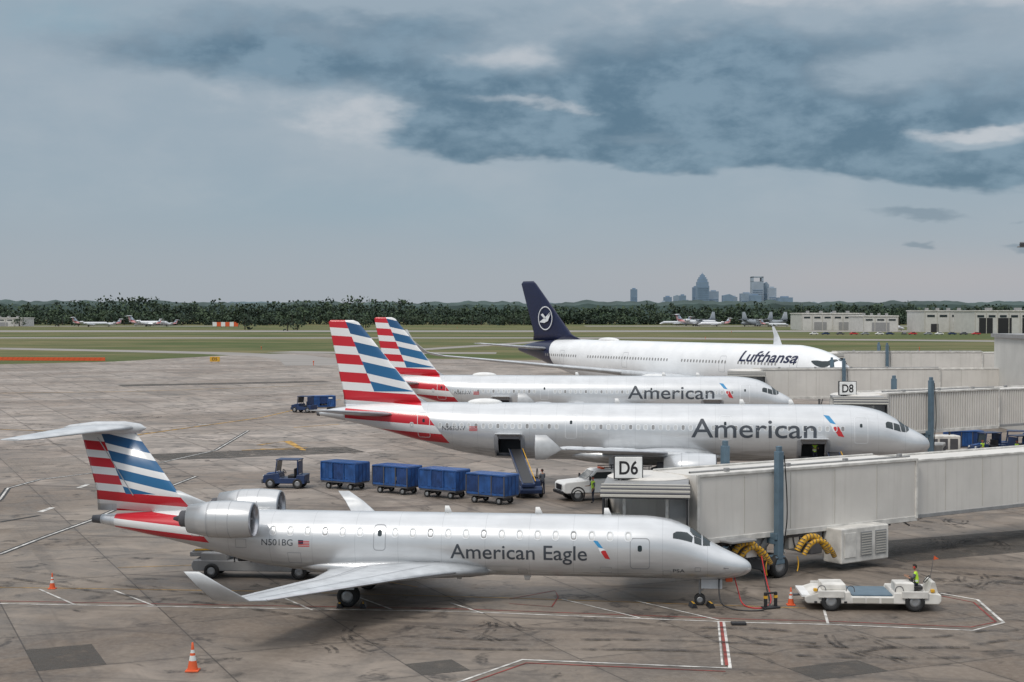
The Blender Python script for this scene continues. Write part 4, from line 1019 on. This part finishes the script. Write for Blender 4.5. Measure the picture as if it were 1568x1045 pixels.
for (u0,v0,u1,v1) in ((600,990,1500,1010),(-50,880,500,950),(150,640,480,600),(0,690,420,640),(1300,1000,1600,980),(880,965,1250,985),(-100,640,600,700),(1250,870,1600,900)):
    a_=Vector(gp(u0,v0)); b_=Vector(gp(u1,v1)); nn=Vector((-(b_-a_).y,(b_-a_).x)).normalized()
    for q_ in (0,1.7):
        P=[tuple(a_.lerp(b_,t/20)+nn*(q_+math.sin(t*.5+u0)*.25)) for t in range(21)]
        ribbon('wheel_track',P,.3,.046,SKM,SK)
# ---------------- airfield furniture ----------------
R=root('construction_barrier',(0,0,0))
a=gp(-300,551);b2=gp(165,553)
n=60
for i in range(n):
    t=i/n; X0=a[0]+(b2[0]-a[0])*t; Y0=a[1]+(b2[1]-a[1])*t
    box(R,'barrier_segment',(X0,Y0,.45),((b2[0]-a[0])/n*.93,.4,.85),M['orange'],0)
R=root('taxiway_sign',(*gp(329,556),0)); box(R,'panel',(0,0,.9),(2.4,.25,1.2),M['yellow'],.03)
sign_text(R,'D5',(0,-.13,.95),1.2,.7,M['black'])
for q in (-.8,.8): cyl(R,'leg',(q,0,0),(q,0,.35),.06,.06,M['grey'],6)
R=root('runway_end_barricade',(*gp(345,502),0),0)
for i in range(6): box(R,'board',(-8+i*3.2,0,2.5),(3.1,.4,3.2),M['orange'] if i%2 else M['white'],.05)
for i in range(7): cyl(R,'leg',(-9.5+i*3.2,0,0),(-9.5+i*3.2,0,2.5),.15,.15,M['steel'],6)
for i,(u,v) in enumerate(((400,536),(700,503),(1080,520),(1408,537),(1120,510),(480,560),(620,530))):
    R=root('airfield_light',(*gp(u,v),0)); cyl(R,'post',(0,0,0),(0,0,.8),.08,.08,M['orange'],8); revolve(R,'lamp_head',[(.8,.001),(.8,.18),(1.05,.15),(1.1,.001)],(0,0,0),(0,0,1),M['orange'],10)
for (u,v,a,s) in ((140,500,190,.8),(170,500.5,20,1.0),(205,500,170,.8),(232,500,200,.7),(262,500,5,1.15),(1010,499,200,1.),(1102,499.5,15,1.3),(1400,503,180,1.4),(1385,507,350,.9),(1068,500,170,.9),(1208,501,10,.8)):
    X0,Y0=gp(u,v); r=copytree(RJ,'business_jet',(X0,Y0,0),rad(a),('lettering','flag','antenna','pitot','symbol','window_frames','panel')); r.scale=(s,s,s)
TP=transport((*gp(1045,499.5),0),rad(195))
for (u,a) in ((1150,170),(1185,20),(1225,190),(1135,200)):
    copytree(TP,'transport_aircraft',(*gp(u,500),0),rad(a))
# buildings
WALL=panelmat('hangar_wall',(.6,.59,.56),0)
def hangar(name,u0,u1,v,top,doors,depth=40,roof=.0):
    a=gp(u0,v); b=gp(u1,v); w=b[0]-a[0]; Yy=a[1]; h=CAMH-(top-476)*Yy/2300
    R=root(name,((a[0]+b[0])/2,Yy,0))
    box(R,'walls',(0,depth/2,h/2),(w,depth,h),WALL,0)
    box(R,'roof',(0,depth/2,h+.3),(w+1,depth+1,.6),M['dirtywhite'],0)
    for d in doors: box(R,'door_opening',((d[0]-.5)*w,-.1,d[2]*h/2),(d[1]*w,.3,d[2]*h),M[d[3]],0)
    n=int(w/6)
    for i in range(n): box(R,'window',(-w/2+(i+.5)*w/n,-.08,h*.78),(w/n*.6,.2,h*.1),M['glass'],0)
    for i in range(n+1): box(R,'wall_pilaster',(-w/2+i*w/n,-.12,h/2),(.35,.3,h),M['cream'],0)
    for i in range(4): box(R,'rooftop_unit',(-w*.35+i*w*.22,depth*.3,h+1.2),(w*.04,4,1.6),M['grey'],0)
    return R
hangar('hangar_building',1228,1322,506,481,[(.3,.2,.5,'grey'),(.7,.2,.5,'grey')])
hangar('hangar_building',1322,1375,508,485,[(.5,.5,.6,'grey')])
hangar('hangar_building',1416,1492,509,477,[(.2,.15,.4,'dark'),(.75,.3,.35,'grey')])
hangar('hangar_building',1493,1700,511,477,[(.08,.1,.7,'black'),(.22,.1,.7,'black'),(.4,.1,.7,'black')])
hangar('hangar_building',-30,34,500,488,[(.5,.3,.5,'grey')],30)
hangar('maintenance_building',1290,1345,497,486,[(.5,.3,.5,'grey')],20)
cm=[M['white'],M['navy'],M['steel'],M['red'],M['metal']]
def car(loc,rz,mat):
    R=root('parked_car',(loc[0],loc[1],0),rz)
    prism(R,'body',[(-2.2,.35),(2.2,.35),(2.25,.7),(1.2,.9),(.6,1.4),(-1.0,1.45),(-1.6,.95),(-2.2,.9)],-.85,.85,mat,.05)
    for s in (-1,1):
        mesh('side_glass',[(1.0,s*.856,.93),(.55,s*.856,1.33),(-.95,s*.856,1.37),(-1.4,s*.856,.97)],[(0,1,2,3)],R,M['glass'])
        for x in (-1.35,1.35): wheel(R,'wheel',(x,s*.78,.33),.33,.2)
for i in range(14): 
    g_=gp(1250+i*19+rs.uniform(-5,5),513); car(g_,rad(rs.choice((0,90,180))),cm[i%5])
R=root('terminal_building',(59.0,152,0))
box(R,'walls',(0,6,4.9),(12,14,9.8),WALL,0)
box(R,'roof',(0,6,10),(12.6,14.6,.4),M['grey'],0)
for i in range(3):
    for kx in range(4): box(R,'window',(-4.4+kx*2.9,-1.02,2.2+i*3),(2.0,.1,1.3),M['glass'],0)
for kx in range(3): box(R,'rooftop_unit',(-3+kx*3,4,10.8),(1.4,2,1.2),M['dirtywhite'],.05)
cyl(R,'vent_pipe',(-5,2,10),(-5,2,12.2),.15,.15,M['grey'],8)
tube(R,'pipe_run',[(-6.2,-1.1,1),(-6.2,-1.1,9),(-2,-1.1,9.3)],.12,M['grey'])
R=root('bridge_rotunda',(50.5,132,0)); revolve(R,'drum',[(3,.01),(3,2.2),(7.3,2.2),(7.4,2.5),(7.6,2.4),(7.9,.01)],(0,0,0),(0,0,1),PB,28,False); cyl(R,'column',(0,0,0),(0,0,3),.6,.6,M['dirtywhite'],20)
R=root('floodlight_mast',(59.5,172,0)); cyl(R,'pole',(0,0,0),(0,0,21),.25,.12,M['grey'],12)
for i in range(4): box(R,'lamp',(-1.2+i*.8,-.2,20.3),(.55,.3,.45),M['steel'],.05,(rad(30),0,0))
box(R,'crossarm',(0,0,20),(3.4,.15,.15),M['grey'],.02)
# ---------------- trees ----------------
TR=[]
for nme,c in (('foliage_dark',(.028,.048,.033)),('foliage_mid',(.043,.071,.042)),('foliage_light',(.066,.098,.053))):  # leaf tones include distance haze, put into the base colour
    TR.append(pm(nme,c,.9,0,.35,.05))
TR.append(pm('bark',(.06,.045,.035),.9))
def forest(name,spec):
    V=[];F=[];MI=[]
    for (X0,Y0,H,Wd,nl) in spec:
        base=len(V); tb=random.uniform(-.45,.35)
        for kz,r in ((0,.45),(H*.3,.32),(H*.7,.12)):
            for q in range(5): a=2*math.pi*q/5; V.append((X0+r*math.cos(a),Y0+r*math.sin(a),kz))
        for jz in range(2):
            for q in range(5): F.append((base+jz*5+q,base+jz*5+(q+1)%5,base+(jz+1)*5+(q+1)%5,base+(jz+1)*5+q)); MI.append(3)
        lobes=[(random.uniform(-.5,.5)*Wd,random.uniform(-.3,.3)*Wd,H*random.uniform(.18,.84),Wd*random.uniform(.28,.5)) for _ in range(8)]
        for q in range(nl):
            lx,ly,lz,lr=random.choice(lobes)
            d=rng.normal(size=3); d/=np.linalg.norm(d); rr=lr*random.uniform(.6,1.08)
            c=np.array((X0+lx+d[0]*rr,Y0+ly+d[1]*rr,min(H*1.02,max(.5,lz+d[2]*rr*.8))))
            s=random.uniform(.7,1.6)*Wd/12
            a=rng.normal(size=3); a/=np.linalg.norm(a); bq=np.cross(a,rng.normal(size=3)); bq/=np.linalg.norm(bq)
            k=len(V)
            V+= [tuple(c+a*s),tuple(c+bq*s*.8+np.array((0,0,.2))),tuple(c-a*s*.9),tuple(c-bq*s*.8)]
            F.append((k,k+1,k+2,k+3)); t=d[2]*.6+random.uniform(-.4,.4)+tb; MI.append(0 if t<-.1 else (1 if t<.4 else 2))  # clump tops lighter, undersides darker: shading put into leaf colour, plus random tone
    me=bpy.data.meshes.new(name); me.from_pydata(V,[],F); me.polygons.foreach_set('material_index',MI); 
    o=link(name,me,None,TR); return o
sp=[]
for row,(Y0,dh) in enumerate(((1375,0),(1395,2),(1420,5))):
    X0=-780
    while X0<800:
        g=mnoise.noise(Vector((X0*.010,row*3.1,0)))+.7*mnoise.noise(Vector((X0*.05,row*1.7,4)))
        H=((9.5 if row==0 else 15) if row<2 else 18)+dh*.6+g*5+random.uniform(-2.5,2.5)+(1.8 if X0<-100 else -1.5)
        sp.append((X0,Y0+random.uniform(-8,8)+20*g,max(6,H),random.uniform(9,15),135)); X0+=random.uniform(5,9.5)
forest('distant_trees',sp)
sp=[]
for i in range(70):
    X0=random.choice((random.uniform(-430,-250),random.uniform(-230,30),random.uniform(260,450)))
    sp.append((X0,random.uniform(1290,1340),random.uniform(6,13),random.uniform(7,12),100))
for (u,v,h) in ((375,505,13),(90,500,9),(120,500,10),(30,500,9),(440,507,8),(1360,505,7),(560,503,8),(455,506,7)): 
    a=gp(u,v); sp.append((a[0],a[1],h,h*.8,140))
forest('scattered_trees',sp)
def ridge(name,Y0,base,amp,mat,seed,x0=-3500,x1=3500,step=6):
    V=[];F=[]; n=int((x1-x0)/step)
    for i in range(n+1):
        x_=x0+i*step
        h=base+amp*mnoise.noise(Vector((x_*.0016,seed,0)))+3.0*mnoise.noise(Vector((x_*.02,seed,2)))+3.5*mnoise.noise(Vector((x_*.07,seed,5)))
        V+=[(x_,Y0,0),(x_,Y0+10,h*.8),(x_,Y0+40,h),(x_,Y0+400,0)]
    for i in range(n):
        for q in range(3): F.append((4*i+q,4*i+4+q,4*i+5+q,4*i+1+q))
    return mesh(name,V,F,None,mat)
RG=pm('hazy_forest',(.055,.085,.08),1,0,.3,.02); RG2=pm('hazier_forest',(.10,.145,.165),1,0,.2,.01)  # aerial haze mixed into these base colours, stronger on the farther ridge
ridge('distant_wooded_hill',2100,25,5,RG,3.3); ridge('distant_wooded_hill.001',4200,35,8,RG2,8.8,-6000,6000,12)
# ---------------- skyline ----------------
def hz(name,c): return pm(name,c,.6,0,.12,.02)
B1=hz('hazy_tower_blue',(.19,.27,.37)); B2=hz('hazy_tower_grey',(.25,.32,.40)); B3=hz('hazy_tower_light',(.33,.39,.46)); BW=hz('hazy_window_band',(.16,.235,.33))  # towers paled towards sky blue: distance haze painted into the base colour
D=9500; K=D/2300
def tower(u,top,w,mat,style=0):
    R=root('skyscraper',((u-784)*K,D+random.uniform(-200,200),0)); H=CAMH+(476-top)*K; W_=w*K
    if style==0:
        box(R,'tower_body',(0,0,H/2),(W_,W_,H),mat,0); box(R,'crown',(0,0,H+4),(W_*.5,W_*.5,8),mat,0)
    elif style==1:   # stepped crown tower
        for (hh,ww) in ((.68,1.),(.78,.9),(.85,.74),(.90,.58),(.95,.38),(.98,.2)): box(R,'setback',(0,0,H*hh/2),(W_*ww,W_*ww,H*hh),mat,0)
        cyl(R,'spire',(0,0,H*.97),(0,0,H*1.02),3,1,mat,6)
    elif style==2:   # handle-shaped crown
        box(R,'tower_body',(0,0,H*.86/2),(W_,W_,H*.86),mat,0)
        for s in (-1,1): box(R,'crown_leg',(s*W_*.42,0,H*.92),(W_*.16,W_,H*.14),mat,0)
        box(R,'crown_beam',(0,0,H*.985),(W_,W_,H*.03),mat,0)
    elif style==3:
        prism(R,'tower_body',[(-W_/2,0),(W_/2,0),(W_/2,H*.9),(W_*.1,H),(-W_/2,H*.93)],-W_/2,W_/2,mat,0)
    nb=int(H*.66/12)
    for i in range(nb): box(R,'window_band',(0,-W_/2-1,12+i*12),(W_*.86,2,4.5),BW,0)
for t in ((972,443,10,B1,0),(990,462,6,B2,0),(1024,455,12,B1,0),(1034,452,9,B2,3),(1043,453,10,B1,0),(1056,461,9,B2,0),(1074,419,19,B1,1),(1067,440,9,B1,0),(1097,446,15,B2,0),(1110,451,16,B1,3),(1125,455,10,B2,0),(1139,450,18,B2,0),(1150,453,16,B1,0),(1165,423,18,B3,2),(1180,431,10,B2,3),(1184,441,12,B3,0),(1198,456,22,B1,0),(1012,463,8,B3,0),(1088,460,14,B2,0),(1245,466,8,B3,0)):
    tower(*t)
# ---------------- sky, light ----------------
w=bpy.data.worlds.new('World'); scene.world=w; w.use_nodes=True; nt=w.node_tree; nt.nodes.clear()
w.cycles.sampling_method='MANUAL'; w.cycles.sample_map_resolution=256
o,x,y,z=coords(nt,'Generated')
a=x.m('ARCTAN2',y); e=z.m('ARCSINE')
wn=noise(nt,comb(nt,a*5.,e*13.),1.3,5,.6)
sp_=nt.nodes.new('ShaderNodeSeparateColor'); nt.links.new(wn.outputs['Color'],sp_.inputs[0])
aw=a+(E(nt,sp_.outputs[0])-.5)*.14; ew=e+(E(nt,sp_.outputs[1])-.5)*.055
def g(u,v,ru,rv,amp=1.,A=None,Ee=None):
    A=A or aw; Ee=Ee or ew
    dx=(A-(u-784)/2300)*(2300/ru); dy=(Ee-(476-v)/2300)*(2300/rv)
    return ((dx*dx+dy*dy)*-1.0).m('EXPONENT')*amp
n1=E(nt,noise(nt,comb(nt,a*7.,e*15.),1.5,7,.58,.15).outputs[0])
n2=E(nt,noise(nt,comb(nt,a*18.+3.,e*32.),1.5,5,.6,.15).outputs[0])
nb=E(nt,noise(nt,comb(nt,a*2.2+1.,e*6.),1.2,3,.5).outputs[0])
# long dark cloud deck with a defined base sloping down to the right
Eb=ew-(aw*-.075+.099)
deck=Eb.smooth(-.004,.010)*Eb.smooth(.115,.035)*aw.smooth(-.16,-.02)
dark=deck*1.1+g(430,95,210,50,.85)+g(1050,90,330,50,.4)+g(560,30,260,22,.5)+g(1300,60,300,35,.45)+g(700,200,160,40,.5)+g(180,80,230,55,.45)
dark=dark-g(770,95,120,36,.75)-g(515,190,75,45,.75)-g(1495,215,80,14,1.2)-g(330,150,90,40,.3)-g(760,168,110,13,.6)-g(950,215,160,12,.35)-g(1350,110,90,20,.3)
dm=(dark+(n1-.5)*1.2+(n2-.5)*.5).smooth(.2,.98)
sm=g(1385,332,75,11,1.3)+g(1382,381,26,7,1.1)+g(1525,384,50,7,1.1)+g(1540,345,20,5,.6)
smm=(sm+(n2-.5)*.8).smooth(.35,1.0)
lt=g(780,85,120,30,.95)+g(530,185,75,45,.95)+g(1480,206,110,12,1.2)+g(340,145,120,50,.45)+g(600,0,220,16,.6)+g(1150,10,260,16,.8)+g(1480,30,160,22,.65)+g(820,165,150,12,.8)+g(900,40,120,20,.55)+g(1350,100,110,16,.5)+g(1000,240,350,10,.35)
lm=(lt+(n1-.5)*1.0+(n2-.5)*1.0).smooth(.35,1.2)
he=e.smooth(0.0,.09)
base=mixc(nt,he,(.385,.425,.475),(.33,.41,.48))
bl=g(130,40,110,25,.8)+g(560,330,300,40,.3); base=mixc(nt,bl.clamp()*.7,base,(.25,.40,.49))
base=mixc(nt,(nb+(n1-.5)*.8).smooth(.38,.7)*.45*e.smooth(.03,.09),base,(.44,.49,.54))
pk=g(1400,430,400,40,.6,a,e); base=mixc(nt,pk,base,(.47,.445,.465))
dkc=mixc(nt,(n1+(n2-.5)*.7).smooth(.35,.65),(.085,.165,.24),(.20,.30,.385))
c1=mixc(nt,dm*.93,base,dkc); c1=mixc(nt,smm*.6,c1,(.17,.24,.31)); c1=mixc(nt,lm*.75,c1,(.60,.62,.65))
up=e.smooth(.24,1.0)
c1=mixc(nt,up,c1,(1.36,1.38,1.42))
bgc=nt.nodes.new('ShaderNodeBackground'); nt.links.new(c1,bgc.inputs[0]); bgc.inputs[1].default_value=1.0
sky=nt.nodes.new('ShaderNodeTexSky'); sky.sky_type='NISHITA'; sky.sun_disc=False; sky.sun_elevation=rad(50); sky.sun_rotation=rad(215); sky.altitude=200
bgs=nt.nodes.new('ShaderNodeBackground'); nt.links.new(sky.outputs[0],bgs.inputs[0]); bgs.inputs[1].default_value=.07
mx=nt.nodes.new('ShaderNodeMixShader'); mx.inputs[0].default_value=.9
nt.links.new(bgs.outputs[0],mx.inputs[1]); nt.links.new(bgc.outputs[0],mx.inputs[2])
ow=nt.nodes.new('ShaderNodeOutputWorld'); nt.links.new(mx.outputs[0],ow.inputs[0])
sl=bpy.data.lights.new('sun','SUN'); sl.energy=1.4; sl.angle=rad(12); sl.color=(1,.94,.86)
so=bpy.data.objects.new('sun',sl); scene.collection.objects.link(so)
az=rad(215); el=rad(50); dv=Vector((math.sin(az)*math.cos(el),math.cos(az)*math.cos(el),math.sin(el)))
so.rotation_euler=dv.to_track_quat('Z','Y').to_euler()
# ---------------- camera ----------------
cam=bpy.data.cameras.new('camera'); co=bpy.data.objects.new('camera',cam); scene.collection.objects.link(co)
co.location=(0,0,CAMH); co.rotation_euler=(rad(90-1.158),0,0); cam.sensor_width=36; cam.lens=52.8; cam.clip_start=.5; cam.clip_end=20000
scene.camera=co
